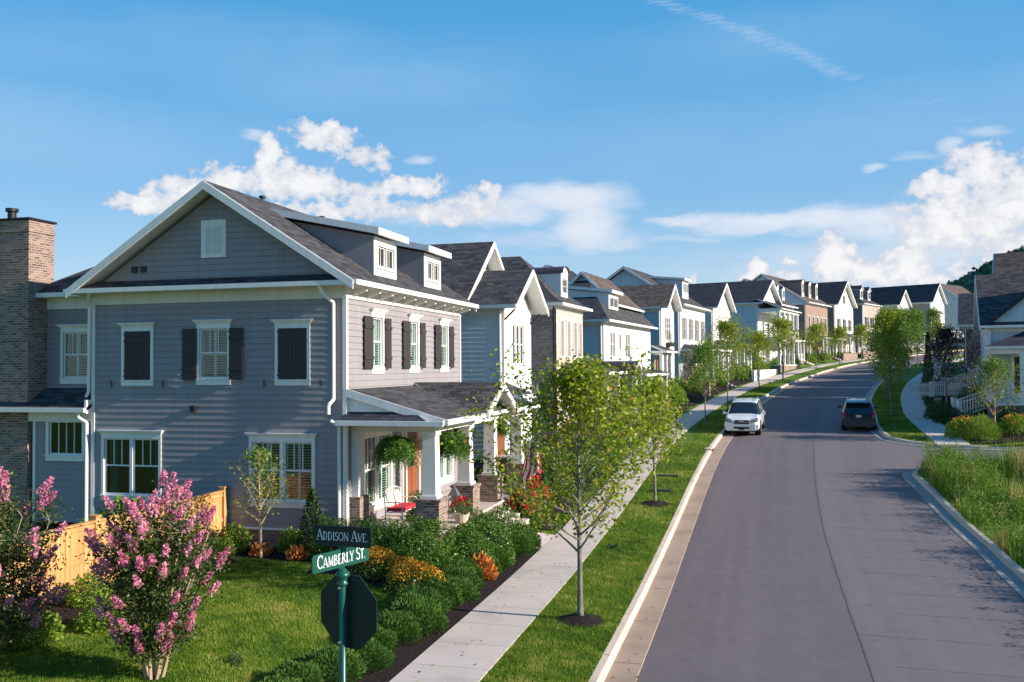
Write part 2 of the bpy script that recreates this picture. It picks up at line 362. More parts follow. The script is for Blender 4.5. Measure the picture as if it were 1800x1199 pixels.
def _conc(cc, nm):
    def bd(n, b):
        f = noisetex(n, .8, 6); g = noisetex(n, 25, 4)
        c = ramp(n, f, [(.28, tuple(x*.70 for x in cc)), (.45, tuple(x*.95 for x in cc)), (.7, tuple(x*1.08 for x in cc))])
        c = mixn(n, .18, c, ramp(n, g, [(.35, tuple(x*.6 for x in cc)), (.65, tuple(x*1.15 for x in cc))]))
        n.links.new(c, b.inputs['Base Color']); bump(n, b, g, .15, .004)
    return mat(nm, cc, .85, spec=.25, build=bd)
M['concrete'] = _conc((.55, .475, .42), 'sidewalk_concrete')
M['kerbc'] = _conc((.60, .49, .39), 'kerb_concrete')
M['gutterg'] = _conc((.33, .30, .28), 'grey_gutter_concrete')  # right-hand gutters: shade put into the colour, darker and greyer
M['gutterc'] = _conc((.40, .29, .215), 'gutter_concrete')
def _grass(n, b):
    f = noisetex(n, .5, 5); g = noisetex(n, 18, 5, rough=.75); h = noisetex(n, 2.5, 4)
    c = ramp(n, f, [(.3, (.06, .13, .008)), (.5, (.115, .19, .010)), (.72, (.20, .235, .02))])
    c = mixn(n, .45, c, ramp(n, g, [(.3, (.02, .06, .006)), (.7, (.14, .22, .035))]))
    c = mixn(n, .25, c, ramp(n, h, [(.4, (.04, .11, .01)), (.7, (.17, .19, .05))]))
    n.links.new(c, b.inputs['Base Color']); bump(n, b, g, .8, .05)
M['grass'] = mat('lawn_grass', (.07, .14, .02), .9, spec=.15, build=_grass)
def _mulch(n, b):
    g = noisetex(n, 30, 6, rough=.8); f = noisetex(n, 3, 4)
    c = ramp(n, g, [(.35, (.008, .006, .007)), (.55, (.035, .025, .026)), (.72, (.10, .075, .065))])
    n.links.new(c, b.inputs['Base Color']); bump(n, b, g, 1, .04)
M['mulch'] = mat('dark_mulch', (.03, .02, .02), .95, spec=.1, build=_mulch)
def _fence(n, b):
    t = n.nodes.new('ShaderNodeTexCoord'); mp = n.nodes.new('ShaderNodeMapping'); mp.inputs['Scale'].default_value = (7.2, 7.2, .6); n.links.new(t.outputs['Object'], mp.inputs[0])
    g = noisetex(n, 1, 4, vec=mp.outputs[0]); f = noisetex(n, 30, 3)
    c = ramp(n, g, [(.3, (.42, .21, .075)), (.5, (.55, .29, .11)), (.7, (.64, .37, .16))]); n.links.new(c, b.inputs['Base Color']); bump(n, b, f, .1, .005)
M['fence'] = mat('cedar_boards', (.55, .3, .12), .75, spec=.2, build=_fence)
def _bark(n, b):
    g = noisetex(n, 22, 5, rough=.7); h = noisetex(n, 4, 3)
    c = mixn(n, .5, ramp(n, g, [(.3, (.075, .065, .05)), (.7, (.30, .28, .23))]), ramp(n, h, [(.4, (.10, .09, .07)), (.65, (.26, .25, .21))])); n.links.new(c, b.inputs['Base Color']); bump(n, b, g, .6, .01)
M['bark'] = mat('bark', (.2, .17, .13), .9, build=_bark)
M['palebark'] = mat('pale_bark', (.38, .28, .19), .8)
M['oakleaf'] = leafmat('yellow_green_leaves', trans=.48, stops= [(0, (.11, .18, .01)), (.35, (.24, .32, .015)), (.75, (.40, .45, .03)), (.95, (.55, .52, .08)), (1, (.50, .30, .09))])
M['midleaf'] = leafmat('mid_green_leaves', [(0, (.05, .12, .012)), (.5, (.14, .25, .02)), (1, (.28, .38, .05))])
M['darkleaf'] = leafmat('dark_green_leaves', [(0, (.012, .035, .008)), (.6, (.03, .075, .016)), (1, (.09, .15, .04))], .2, .4)
M['boxleaf'] = leafmat('shrub_leaves', [(0, (.018, .055, .008)), (.5, (.05, .125, .014)), (1, (.14, .26, .035))], .2, .4)
M['juniper'] = leafmat('juniper_foliage', [(0, (.015, .055, .010)), (.6, (.05, .135, .018)), (1, (.13, .22, .03))], .2, .6)
M['myrtle'] = leafmat('myrtle_leaves', [(0, (.02, .045, .010)), (.5, (.05, .10, .018)), (.8, (.11, .12, .03)), (1, (.20, .09, .04))], .25, .45)
M['pink'] = leafmat('pink_blossom', [(0, (.46, .10, .22)), (.5, (.72, .24, .41)), (1, (.86, .48, .60))], .35, .7)
M['yellowfl'] = leafmat('yellow_orange_flowers', [(0, (.55, .20, .01)), (.5, (.80, .36, .02)), (1, (.85, .50, .05))], .25, .7)
M['redfl'] = leafmat('red_flowers', [(0, (.35, .01, .015)), (.6, (.62, .03, .03)), (1, (.75, .12, .10))], .25, .7)
M['whitefl'] = leafmat('white_flowers', [(0, (.7, .68, .6)), (1, (.85, .84, .8))], .25, .7)
M['orangefo'] = leafmat('orange_dry_foliage', [(0, (.42, .12, .03)), (1, (.68, .26, .07))], .2, .7)
M['fern'] = leafmat('fern_fronds', [(0, (.02, .07, .008)), (.5, (.06, .16, .015)), (1, (.15, .28, .035))], .35, .5)
M['blade'] = leafmat('grass_blades', [(0, (.045, .11, .008)), (.45, (.125, .23, .012)), (.8, (.25, .31, .03)), (1, (.46, .40, .14))], .3, .6)
M['weed'] = leafmat('weed_blades', [(0, (.05, .13, .01)), (.5, (.13, .25, .02)), (.85, (.25, .36, .05)), (1, (.45, .34, .14))], .35, .6)
M['purpleleaf'] = leafmat('dark_purple_leaves', [(0, (.018, .010, .010)), (.6, (.045, .025, .018)), (1, (.09, .07, .03))], .2, .5)
M['forest'] = leafmat('forest_leaves', [(0, (.06, .13, .10)), (.5, (.10, .20, .12)), (1, (.16, .28, .14))], .1, .8)  # distance haze put into the leaf colour, paler and bluer
M['red'] = mat('red_cushion', (.55, .02, .04), .8)
M['signgreen'] = mat('dark_green_enamel', (.008, .075, .055), .35, .1, .5)
M['signblack'] = mat('dark_green_black_enamel', (.004, .016, .018), .45)
M['letter'] = mat('white_letters', (.78, .82, .82), .5)
M['steel'] = mat('steel', (.5, .5, .5), .35, .9)

# ---------------------------------------------------------------- ground, road, pavement
def grid_sheet(name, rows, cols, zf, mats, uvsd=True, label=None):     # rows: s values, cols(s): list of d values
    V = []; Fc = []; SDuv = []
    for s in rows:
        for d in cols(s):
            x, y = P(s, d); V.append((x, y, zf(x, y, s, d))); SDuv.append((s, d))
    nc = len(cols(rows[0]))
    for i in range(len(rows)-1):
        for j in range(nc-1): Fc.append((i*nc+j, i*nc+j+1, (i+1)*nc+j+1, (i+1)*nc+j))
    me = bpy.data.meshes.new(name); me.from_pydata(V, [], Fc)
    for m in (mats if isinstance(mats, list) else [mats]): me.materials.append(m)
    uv = me.uv_layers.new(name='SDMap')
    li = np.empty(len(me.loops), np.int32); me.loops.foreach_get('vertex_index', li); uv.data.foreach_set('uv', np.array(SDuv, np.float32)[li].ravel())
    o = bpy.data.objects.new(name, me); COL.objects.link(o); o['kind'] = 'structure'; me.polygons.foreach_set('use_smooth', [True]*len(me.polygons))
    return o
def frange(a, b, st): return list(np.arange(a, b+1e-6, st))
rowsA = frange(-60, 0, 4)+frange(1, 60, .5)[0:]+frange(62, 320, 2)
dl = [-400, -250, -150, -90, -60, -45, -35, -28, -22, -18, -15, -13, -12, -11, -10, -9.4, -8.8, -8.2, -7.8, -7.4, -7, -6.6, -6.2, -5.8, -5.4, -5, -4.6, -4.2, -3.8, -3.2, -2.4, -1.6, -.8, -.15]
grid_sheet('lawn_ground', rowsA, lambda s: dl, lambda x, y, s, d: T(x, y), M['grass'])
grid_sheet('road', rowsA, lambda s: [-.16]+frange(.0, 10, .5)+[11, 12, 14, 18, 24, 35, 60, 100, 160, 260, 420], lambda x, y, s, d: ZR(s), M['asphalt'])
rn = [-60, -20, 0]+frange(4, 42, 1)+[42.4, 42.7, 43, 43.3, 43.55, 43.8, 43.95, 44.1, 44.2, 44.3]
def cn(s): k = KR(s)+.14; return [k+q for q in (0, .3, .7, 1.2, 1.8, 2.6, 3.6, 5, 7, 10, 14, 20, 30, 50, 90)]
def lot(x, y, s, d):
    k = KR(s); return ZR(s)+.13+.14*sst((d-k-.3)/5)*sst((44.6-s)/2.5)
grid_sheet('empty_lot_ground', rn, cn, lot, M['grass'])
rf = [49.45, 49.5, 49.55, 49.65, 49.75, 49.9, 50.1, 50.35, 50.6, 50.9, 51.3, 51.9, 52.5, 53.5, 55, 57, 59]+frange(61, 320, 2)
grid_sheet('far_verge_ground', rf, cn, lambda x, y, s, d: T(x, y), M['grass'])
gp = MB(); gp.poly([(-4000, -1500, -6), (4000, -1500, -6), (4000, 5000, -6), (-4000, 5000, -6)]); tag(gp.build('far_ground', M['grass']), kind='structure')

def strip_poly(name, pts, prof, mats, gaps=None, label=None):     # pts: list of (s,d) reference line; prof: list of (offset right, dz, mat)
    V = []; Fc = []; mi = []
    n = len(prof)
    Q = [P(s, d) for s, d in pts]
    for i, (x, y) in enumerate(Q):
        a = Q[max(0, i-1)]; b = Q[min(len(Q)-1, i+1)]; t = Vector((b[0]-a[0], b[1]-a[1])).normalized(); r = Vector((t.y, -t.x)); z = ZR(pts[i][0])
        for (o, dz, m) in prof: V.append((x+r.x*o, y+r.y*o, z+dz))
    for i in range(len(Q)-1):
        for j in range(n-1): Fc.append((i*n+j, (i+1)*n+j, (i+1)*n+j+1, i*n+j+1)); mi.append(prof[j][2])
    me = bpy.data.meshes.new(name); me.from_pydata(V, [], Fc)
    for m in mats: me.materials.append(m)
    me.polygons.foreach_set('material_index', mi)
    o = bpy.data.objects.new(name, me); COL.objects.link(o); o['kind'] = 'structure'; return o
lk = [(s, 0) for s in frange(-10, 300, 1)]
#                left kerb: back edge, top, face, gutter pan
strip_poly('kerb', lk, [(-.17, .02, 0), (-.17, .155, 0), (-.03, .15, 0), (.0, .13, 0), (.035, .012, 0), (.04, .0, 0)], [M['kerbc']])
strip_poly('gutter_pan', lk, [(.03, .012, 0), (.60, .020, 0), (.61, -.02, 0)], [M['gutterc']])
ks = frange(-10, 42, 1)+[42.4, 42.7, 43, 43.3, 43.55, 43.8, 43.95, 44.1, 44.2, 44.3]
rk = [(s, KR(s)) for s in ks]
for nm, pts in (('kerb', rk), ('kerb', [(s, KR(s)) for s in [49.5, 49.55, 49.75, 50.1, 50.35, 50.6, 50.9, 51.3, 51.9, 52.5, 53.5, 55, 57, 59]+frange(61, 300, 2)])):
    strip_poly(nm, pts, [(-.035, .0, 0), (-.03, .012, 0), (.0, .13, 0), (.03, .15, 0), (.17, .155, 0), (.17, .02, 0)], [M['kerbc']])
    strip_poly('gutter_pan', pts, [(-.46, -.02, 0), (-.45, .014, 0), (-.03, .012, 0)], [M['gutterg']])
# kerb joints and gutter joints
jb = MB()
for s in frange(6, 140, 3.05):
    x, y = P(s, 0); t = 0 if s < 28 else (s-28)/RR; z = ZR(s)
    c = Vector((x, y, z)); r = Vector((math.cos(t), -math.sin(t), 0)); a = Vector((math.sin(t), math.cos(t), 0))
    q = [c-r*.17-a*.006, c+r*.60-a*.006, c+r*.60+a*.006, c-r*.17+a*.006]
    jb.poly([q[0]+Vector((0, 0, .158)), c-a*.006+Vector((0, 0, .154)), c+a*.006+Vector((0, 0, .154)), q[3]+Vector((0, 0, .158))])
    jb.poly([c+r*.04-a*.006+Vector((0, 0, .016)), q[1]+Vector((0, 0, .024)), q[2]+Vector((0, 0, .024)), c+r*.04+a*.006+Vector((0, 0, .016))])
tag(jb.build('kerb_joint_lines', M['dark']), kind='structure')
def slabs(name, s0, s1, dl_, dr_, step, dz, m, gap=.012):
    b = MB(); s = s0
    while s < s1:
        e = min(s1, s+step)-gap; a, c = (dl_(s), dr_(s)) if callable(dl_) else (dl_, dr_); a2, c2 = (dl_(e), dr_(e)) if callable(dl_) else (dl_, dr_)
        pts = [P(s, a), P(s, c), P(e, c2), P(e, a2)]; zz = [T(*p) if not callable(dz) else dz(*p) for p in pts]
        off = 0 if callable(dz) else dz
        t = [(p[0], p[1], z+off) for p, z in zip(pts, zz)]; b.hexa([(q[0], q[1], q[2]-.1) for q in t], t)
        s += step
    return tag(b.build(name, m), kind='structure')
slabs('sidewalk', -8, 290, -3.6, -2.05, 1.45, .035, M['concrete'])
RWL = lambda s: float(np.interp(s, [49.8, 52, 59, 64, 78, 98, 115, 300], [10.6, 10.55, 10.2, 10.0, 10.1, 10.5, 10.9, 10.9]))
slabs('sidewalk', 49.9, 200, lambda s: RWL(s), lambda s: RWL(s)+1.5, 1.45, .035, M['concrete'])
# side street kerb ramp joint, drain grate, kerb inlet
def mulch_patch(name, inside, x0, x1, y0, y1, st=.12, dz=.028, m='mulch'):
    b = MB(); rnd = random.Random(5)
    for i in range(int((x1-x0)/st)):
        for j in range(int((y1-y0)/st)):
            x = x0+i*st; y = y0+j*st
            if inside(x+st/2, y+st/2):
                b.poly([(px, py, T(px, py)+dz+.007*noise.noise(Vector((px*5, py*5, 0)))) for px, py in ((x, y), (x+st, y), (x+st, y+st), (x, y+st))])
    if b.f: return tag(b.build(name, M[m]), kind='structure')
def wob(x, y, a=.12): return a*noise.noise(Vector((x*1.3, y*1.3, 3)))
def bed1(x, y):
    x -= .14      # planting bed of the corner house
    w = wob(x, y)
    if -8.15+w < x < -6.5 and 8 < y < 27.4: return True
    if x < -6.5 and y > 20.6+w+.09*(x+8)**2*(1 if x > -8 else .35) and y < 23.4 and x > -11: return True
    if -8.4 < x < -6.52 and 20 < y < 27.4: return True
    if -14.6 < x <= -10.9 and 21.7+w+.03*(x+11)**2 < y < 23.45: return True
    if -8.42 > x > -11 and 20.6 < y < 23.6: return True
    if -8.0 > x > -16.7 and (x+16.6)**2/2.2+(y-16)**2/60 < 1 and False: return True
    return False
mulch_patch('mulch_bed', bed1, -15, -6.3, 8, 27.5)
def bed2(x, y): return -14.6 < x < -11.9+.5*wob(x*.5, y*.5, 1.5) and 9 < y < 21.8 and x < -13.2+wob(x, y, .4)
mulch_patch('mulch_bed', bed2, -14.6, -12, 9, 22, .15)
def bed3(x, y):
    s, d = SD(x, y); return -8.4 < d < -3.9+wob(x, y, .2)-.1 and (30.2 < s < 125)
mulch_patch('mulch_bed', bed3, -11.5, 2.5, 29.6, 122, .3, .04)
def bed4(x, y):
    s, d = SD(x, y); return 12.4+wob(x, y, .3) < d < 20 and 50.4 < s < 75
mulch_patch('mulch_bed', bed4, 9.5, 23, 49, 76, .25, .06)

# paving seams
def seam(name, pts, w=.03):
    b = MB(); rnd = random.Random(2); S_ = frange(pts[0][0], pts[-1][0], .5); q = []
    for s in S_: d = float(np.interp(s, [p[0] for p in pts], [p[1] for p in pts]))+rnd.uniform(-.012, .012); q.append((s, d))
    for (s, d), (s2, d2) in zip(q, q[1:]):
        a, c, e, f = P(s, d-w/2), P(s, d+w/2), P(s2, d2+w/2), P(s2, d2-w/2); z, z2 = ZR(s)+.006, ZR(s2)+.006
        b.poly([(*a, z), (*c, z), (*e, z2), (*f, z2)])
    tag(b.build(name, M['seam']), kind='structure')
M['seam'] = mat('dark_tar_joint', (.118, .099, .105), .85)
seam('road_seam', [(8, 4.85), (150, 4.85)], .022)
# ---------------------------------------------------------------- house kit
class FR:
    def __init__(s, A, B):
        s.A = Vector((A[0], A[1])); d = Vector((B[0]-A[0], B[1]-A[1])); s.L = d.length; s.d = d.normalized(); s.n = Vector((s.d.y, -s.d.x))
    def p(s, u, n, z): q = s.A+s.d*u+s.n*n; return (q.x, q.y, z)
    def box(s, mb, u0, u1, n0, n1, z0, z1, mi=0):
        return mb.hexa([s.p(u0, n0, z0), s.p(u1, n0, z0), s.p(u1, n1, z0), s.p(u0, n1, z0)][::-1], [s.p(u0, n0, z1), s.p(u1, n0, z1), s.p(u1, n1, z1), s.p(u0, n1, z1)][::-1], mi)
def wall(parent, fr, z0, z1, ops, m, lap=.178, gable=None, name='wall', u0=0, u1=None, extra=None):
    u1 = fr.L if u1 is None else u1; mb = MB(); top = z1
    def lim(z):
        if gable and z > z1-1e-6:
            ua, zap, pit = gable; h = (zap-z)/pit; return max(u0, ua-h), min(u1, ua+h)
        return u0, u1
    if gable: top = gable[1]
    zs = {z0, z1, top}
    if lap: k = z0; 
    if lap:
        while k < top: zs.add(round(k, 4)); k += lap
    for o in ops: zs.add(min(top, max(z0, o[2]))); zs.add(min(top, max(z0, o[3])))
    zs = sorted(zs)
    for a, b in zip(zs, zs[1:]):
        if b-a < 1e-4: continue
        mid = (a+b)/2
        if lap:
            k = math.floor((mid-z0)/lap+1e-6); zb = z0+k*lap; off = lambda z: .006+.021*(1-min(1, max(0, (z-zb)/lap)))
        else: off = lambda z: .0
        la, lb = lim(a+1e-5 if gable and a >= z1 else a), lim(b)
        if lb[1] < lb[0]: lb = ((lb[0]+lb[1])/2,)*2
        cuts = sorted([(o[0], o[1]) for o in ops if o[2] < mid < o[3]])
        segs = []; cur = None; left = 'L'
        pos = [('L',)]
        for c in cuts: segs.append((left, c[0])); left = c[1]
        segs.append((left, 'R'))
        for l, r in segs:
            a0 = la[0] if l == 'L' else l; b0 = lb[0] if l == 'L' else l; a1 = la[1] if r == 'R' else r; b1 = lb[1] if r == 'R' else r
            if a1-a0 < 1e-3: continue
            mb.poly([fr.p(a0, off(a), a), fr.p(a1, off(a), a), fr.p(b1, off(b), b), fr.p(b0, off(b), b)])
            if lap and abs(a-zb) < 1e-3: mb.poly([fr.p(a0, 0, a), fr.p(a1, 0, a), fr.p(a1, off(a), a), fr.p(a0, off(a), a)])
    # a backing sheet keeps the wall closed
    return mb.build(name, m, parent)
def window(parent, fr, uc, zb, w, h, cols=3, units=1, back='dark', head=True, shut=None, trim='white', sill=True, cas=.09, sm='black', far=False, rows=1, split=True, arch=False, label=None, lab_sh=None, single=False):
    u0, u1, z1 = uc-w/2, uc+w/2, zb+h; mb = MB(); B = lambda a, b, n0, n1, c, d, mi=0: fr.box(mb, a, b, n0, n1, c, d, mi)
    # recess
    dp = -.10 if far else -.30
    B(u0, u1, dp, dp-.02, zb, z1, 1)
    for a, b in ((u0-.01, u0), (u1, u1+.01)): B(a, b, dp, 0, zb, z1, 1)
    B(u0, u1, dp, 0, z1, z1+.01, 1); B(u0, u1, dp, -.06, zb-.01, zb, 1)
    # casing
    B(u0-cas, u0, -.01, .045, zb, z1); B(u1, u1+cas, -.01, .045, zb, z1)
    if head:
        B(u0-cas, u1+cas, -.01, .050, z1, z1+.15); B(u0-cas-.03, u1+cas+.03, -.01, .085, z1+.15, z1+.19); B(u0-cas-.06, u1+cas+.06, -.01, .125, z1+.19, z1+.225); B(u0-cas-.09, u1+cas+.09, -.01, .155, z1+.225, z1+.245)
    else: B(u0-cas, u1+cas, -.01, .050, z1, z1+cas)
    if sill: B(u0-cas, u1+cas, -.01, .050, zb-.17, zb-.03); B(u0-cas-.02, u1+cas+.02, -.01, .080, zb-.03, zb)
    else: B(u0-cas, u1+cas, -.01, .05, zb-cas, zb)
    sashes = []
    uw = (w-.09*(units-1))/units; fwd = .035
    for k in range(units):
        a = u0+k*(uw+.09); b = a+uw
        if k: B(a-.09, a, -.08, .03, zb, z1)
        st = .045
        B(a, a+st, -.06, -.015, zb, z1); B(b-st, b, -.06, -.015, zb, z1); B(a+st, b-st, -.06, -.015, z1-st, z1); B(a+st, b-st, -.06, -.015, zb, zb+st*1.3)
        zm = zb+h*.52 if split else zb
        if split: B(a+st, b-st, -.058, -.008, zm-.022, zm+.022)
        for c in range(1, cols): uu = a+st+(b-a-2*st)*c/cols; B(uu-.011, uu+.011, -.055, -.018, zm+.022 if split else zb+st*1.3, z1-st)
        for r in range(1, rows): zz = zm+(z1-zm)*r/rows; B(a+st, b-st, -.055, -.018, zz-.011, zz+.011)
        if rows > 1 and split:
            for c in range(1, cols): uu = a+st+(b-a-2*st)*c/cols; B(uu-.011, uu+.011, -.055, -.018, zb+st, zm-.02)
        sashes.append((a+st, b-st))
    o = mb.build('window', [M[trim], M['dark']], parent)
    if label: o['label'] = label
    g = MB()
    for a, b in sashes: g.poly([fr.p(a, -.04, zb), fr.p(b, -.04, zb), fr.p(b, -.04, z1), fr.p(a, -.04, z1)])
    g.build('pane', M['glassdark'] if far else M['glass'], o)
    if back == 'louvre' and not far:
        l = MB()
        for a, b in sashes:
            mid = (a+b)/2
            for x0, x1 in ((a, mid-.03), (mid+.03, b)):
                z = zb+.06
                while z < z1-.05:
                    l.hexa([fr.p(x0, -.13, z+.0), fr.p(x1, -.13, z), fr.p(x1, -.085, z+.03), fr.p(x0, -.085, z+.03)], [fr.p(x0, -.13, z+.006), fr.p(x1, -.13, z+.006), fr.p(x1, -.085, z+.036), fr.p(x0, -.085, z+.036)]); z += .075
            for x0, x1 in ((a-.01, a+.03), (mid-.035, mid+.035), (b-.03, b+.01)): fr.box(l, x0, x1, -.135, -.08, zb, z1)
            fr.box(l, a, b, -.13, -.085, zb, zb+.06); fr.box(l, a, b, -.13, -.085, z1-.06, z1); fr.box(l, a, b, -.13, -.085, zb+h*.5-.03, zb+h*.5+.03)
        l.build('plantation_louvre', M['louvre'], o)
    if back == 'curtain':
        for a, b in ((u0+.03, u0+.30), (u1-.30, u1-.03)):
            n = 14; l = MB()
            for i in range(n):
                x0 = lerp(a, b, i/n); x1 = lerp(a, b, (i+1)/n); l.poly([fr.p(x0, -.2+.03*math.sin(i*1.7), zb), fr.p(x1, -.2+.03*math.sin((i+1)*1.7), zb), fr.p(x1, -.2+.03*math.sin((i+1)*1.7), z1), fr.p(x0, -.2+.03*math.sin(i*1.7), z1)])
            l.build('curtain', M['curtain'], o)
    def leaf(a, b, n0=.05, swing=0, nm='shutter'):
        s = MB(); nb = 4; sw = b-a
        def q(u, n, z):
            if not swing: return fr.p(u, n, z)
            piv = a if swing > 0 else b; r = u-piv; c_, s_ = math.cos(abs(swing)), math.sin(abs(swing))
            return fr.p(piv+r*c_-(n-n0)*s_*(1 if swing > 0 else -1)*0, n0+(n-n0)+abs(r)*s_, z)
        def bx(u_0, u_1, n_0, n_1, z_0, z_1): s.hexa([q(u_0, n_0, z_0), q(u_0, n_1, z_0), q(u_1, n_1, z_0), q(u_1, n_0, z_0)], [q(u_0, n_0, z_1), q(u_0, n_1, z_1), q(u_1, n_1, z_1), q(u_1, n_0, z_1)])
        for i in range(nb): bx(a+sw*i/nb+.004, a+sw*(i+1)/nb-.004, n0, n0+.03, zb-.02, z1)
        for zz in (zb+h*.20, zb+h*.80): bx(a, b, n0+.03, n0+.055, zz-.05, zz+.05)
        for zz in (zb+h*.08, zb+h*.93): bx(a-.03, a+.12, n0+.03, n0+.045, zz-.025, zz+.025)
        return s.build(nm, M[sm], parent)
    if shut == 'closed':
        leaf(u0+.01, uc-.003, .0); leaf(uc+.003, u1-.01, .0)
        hb = MB()
        for uu in (u0-.42, u1+.42): hb.pipe([fr.p(uu-.04, .06, zb-.02), fr.p(uu+.03, .06, zb-.06), fr.p(uu-.02, .06, zb-.12), fr.p(uu+.04, .06, zb-.17), fr.p(uu-.03, .06, zb-.2)], .013, 5)
        build_each(hb, 'shutter_holdback', M['black'], parent)
    if shut in ('open', 'ajar'):
        leaf(u0-cas-w/2+.03-(.22 if shut == 'ajar' else 0), u0-.05, .06); leaf(u1+.08, u1+cas+w/2-.03, .06, .12 if shut == 'ajar' else 0)
    return (u0-.001, u1+.001, zb-.001, z1+.001)
def gable_roof(parent, x0, x1, y0, y1, ze, pitch, axis='x', oe=.5, rk=.45, sh='shingle', t=.15, trim='white', name='roof', gutter=True, y_back=None):
    mb = MB(); tr = MB()
    if axis == 'x':
        ym = (y0+y1)/2; zr = ze+(ym-y0+oe)*pitch; a, b = x0-rk, x1+rk
        mb.slab([(a, y0-oe, ze), (b, y0-oe, ze), (b, ym, zr), (a, ym, zr)], t); mb.slab([(b, y1+oe, ze), (a, y1+oe, ze), (a, ym, zr), (b, ym, zr)], t)
        for xx, sg in ((a, -1), (b, 1)):
            for yy in (y0-oe, y1+oe):
                tr.beam((xx+sg*.022, yy, ze-.02), (xx+sg*.022, ym, zr-.02), .04, .24)
        if gutter:
            for yy, sg in ((y0-oe, -1), (y1+oe, 1)): tr.box(a, yy, ze-.13, b, yy+sg*.11, ze+.01)
    else:
        xm = (x0+x1)/2; zr = ze+(xm-x0+oe)*pitch; a, b = y0-rk, (y1+rk if y_back is None else y_back)
        mb.slab([(x0-oe, b, ze), (x0-oe, a, ze), (xm, a, zr), (xm, b, zr)], t); mb.slab([(x1+oe, a, ze), (x1+oe, b, ze), (xm, b, zr), (xm, a, zr)], t)
        for yy, sg in ((a, -1),)+(() if y_back is not None else ((b, 1),)):
            for xx in (x0-oe, x1+oe): tr.beam((xx, yy+sg*.022, ze-.02), (xm, yy+sg*.022, zr-.02), .04, .24)
        if gutter:
            for xx, sg in ((x0-oe, -1), (x1+oe, 1)): tr.box(xx, a, ze-.13, xx+sg*.11, b, ze+.01)
    mb.build(name, [M[sh], M[trim]], parent); tr.build('roof_trim', M[trim], parent)
    return zr
def hip_roof(parent, x0, x1, y0, y1, ze, pitch, oe=.45, sh='shingle2', flare=0, trim='white', name='roof', drop=.14):
    X0, X1, Y0, Y1 = x0-oe, x1+oe, y0-oe, y1+oe; mb = MB(); w, d = X1-X0, Y1-Y0; h = min(w, d)/2
    if w >= d: r0, r1 = (X0+h, (Y0+Y1)/2), (X1-h, (Y0+Y1)/2)
    else: r0, r1 = ((X0+X1)/2, Y0+h), ((X0+X1)/2, Y1-h)
    lv = [(0, 0), (1, h*pitch)] if not flare else [(0, 0), (.16, h*pitch*.09), (.32, h*pitch*.24), (1, h*pitch)]
    def ring(t, z):
        c = [(X0, Y0), (X1, Y0), (X1, Y1), (X0, Y1)]
        tg = [r0, r1, r1, r0] if w >= d else [r0, r0, r1, r1]
        return [(lerp(a[0], b[0], t), lerp(a[1], b[1], t), ze+z) for a, b in zip(c, tg)]
    R_ = [ring(t, z) for t, z in lv]
    for A, B in zip(R_, R_[1:]):
        for i in range(4):
            j = (i+1) % 4; q = [A[i], A[j], B[j], B[i]]
            if (Vector(B[j])-Vector(B[i])).length < 1e-4: q = q[:3]
            mb.poly(q)
    mb.poly([(p[0], p[1], p[2]-drop) for p in R_[0]][::-1], 1)
    for i in range(4):
        j = (i+1) % 4; A = R_[0]; mb.poly([(A[i][0], A[i][1], A[i][2]-drop), (A[j][0], A[j][1], A[j][2]-drop), A[j], A[i]], 1)
    mb.build(name, [M[sh], M[trim]], parent)
    return ze+h*pitch
def corner_boards(parent, pts, z0, z1, w=.11, m='white'):
    mb = MB()
    for x, y in pts: mb.box(x-.035, y-.035, z0, x+w-.035 if x < 1 else x+.035, y+w-.035 if y < 1 else y+.035, z1)
    return build_each(mb, 'corner_board', M[m], parent)
def column(parent, x, y, z0, z1, w=.36, taper=.82, pier=None, pm='brick', round_=False):
    mb = MB()
    if pier:
        p = MB(); p.box(x-pier[0]/2, y-pier[0]/2, z0, x+pier[0]/2, y+pier[0]/2, pier[1]-.07); p.build('brick_pier', M[pm], parent)
        q = MB(); q.box(x-pier[0]/2-.04, y-pier[0]/2-.04, pier[1]-.07, x+pier[0]/2+.04, y+pier[0]/2+.04, pier[1]); q.build('pier_cap', M[pm], parent)
        z0 = pier[1]
    a, b = w/2, w/2*taper
    mb.box(x-a-.04, y-a-.04, z0, x+a+.04, y+a+.04, z0+.08)
    mb.hexa([(x-a, y-a, z0+.08), (x+a, y-a, z0+.08), (x+a, y+a, z0+.08), (x-a, y+a, z0+.08)], [(x-b, y-b, z1-.1), (x+b, y-b, z1-.1), (x+b, y+b, z1-.1), (x-b, y+b, z1-.1)])
    mb.box(x-b-.04, y-b-.04, z1-.1, x+b+.04, y+b+.04, z1)
    return mb.build('column', M['white'], parent)
def railing(parent, p, q, z, h=.9, st=.13, name='railing', zq=None):
    mb = MB(); p = Vector((*p, z)); q = Vector((*q, z if zq is None else zq)); L = (q-p).length; n = max(2, int(L/st))
    mb.beam(p+Vector((0, 0, h)), q+Vector((0, 0, h)), .07, .05); mb.beam(p+Vector((0, 0, .14)), q+Vector((0, 0, .14)), .05, .05)
    for i in range(n+1):
        c = p.lerp(q, i/n); mb.box(c.x-.017, c.y-.017, c.z+.10, c.x+.017, c.y+.017, c.z+h-.03)
    return mb.build(name, M['white'], parent)
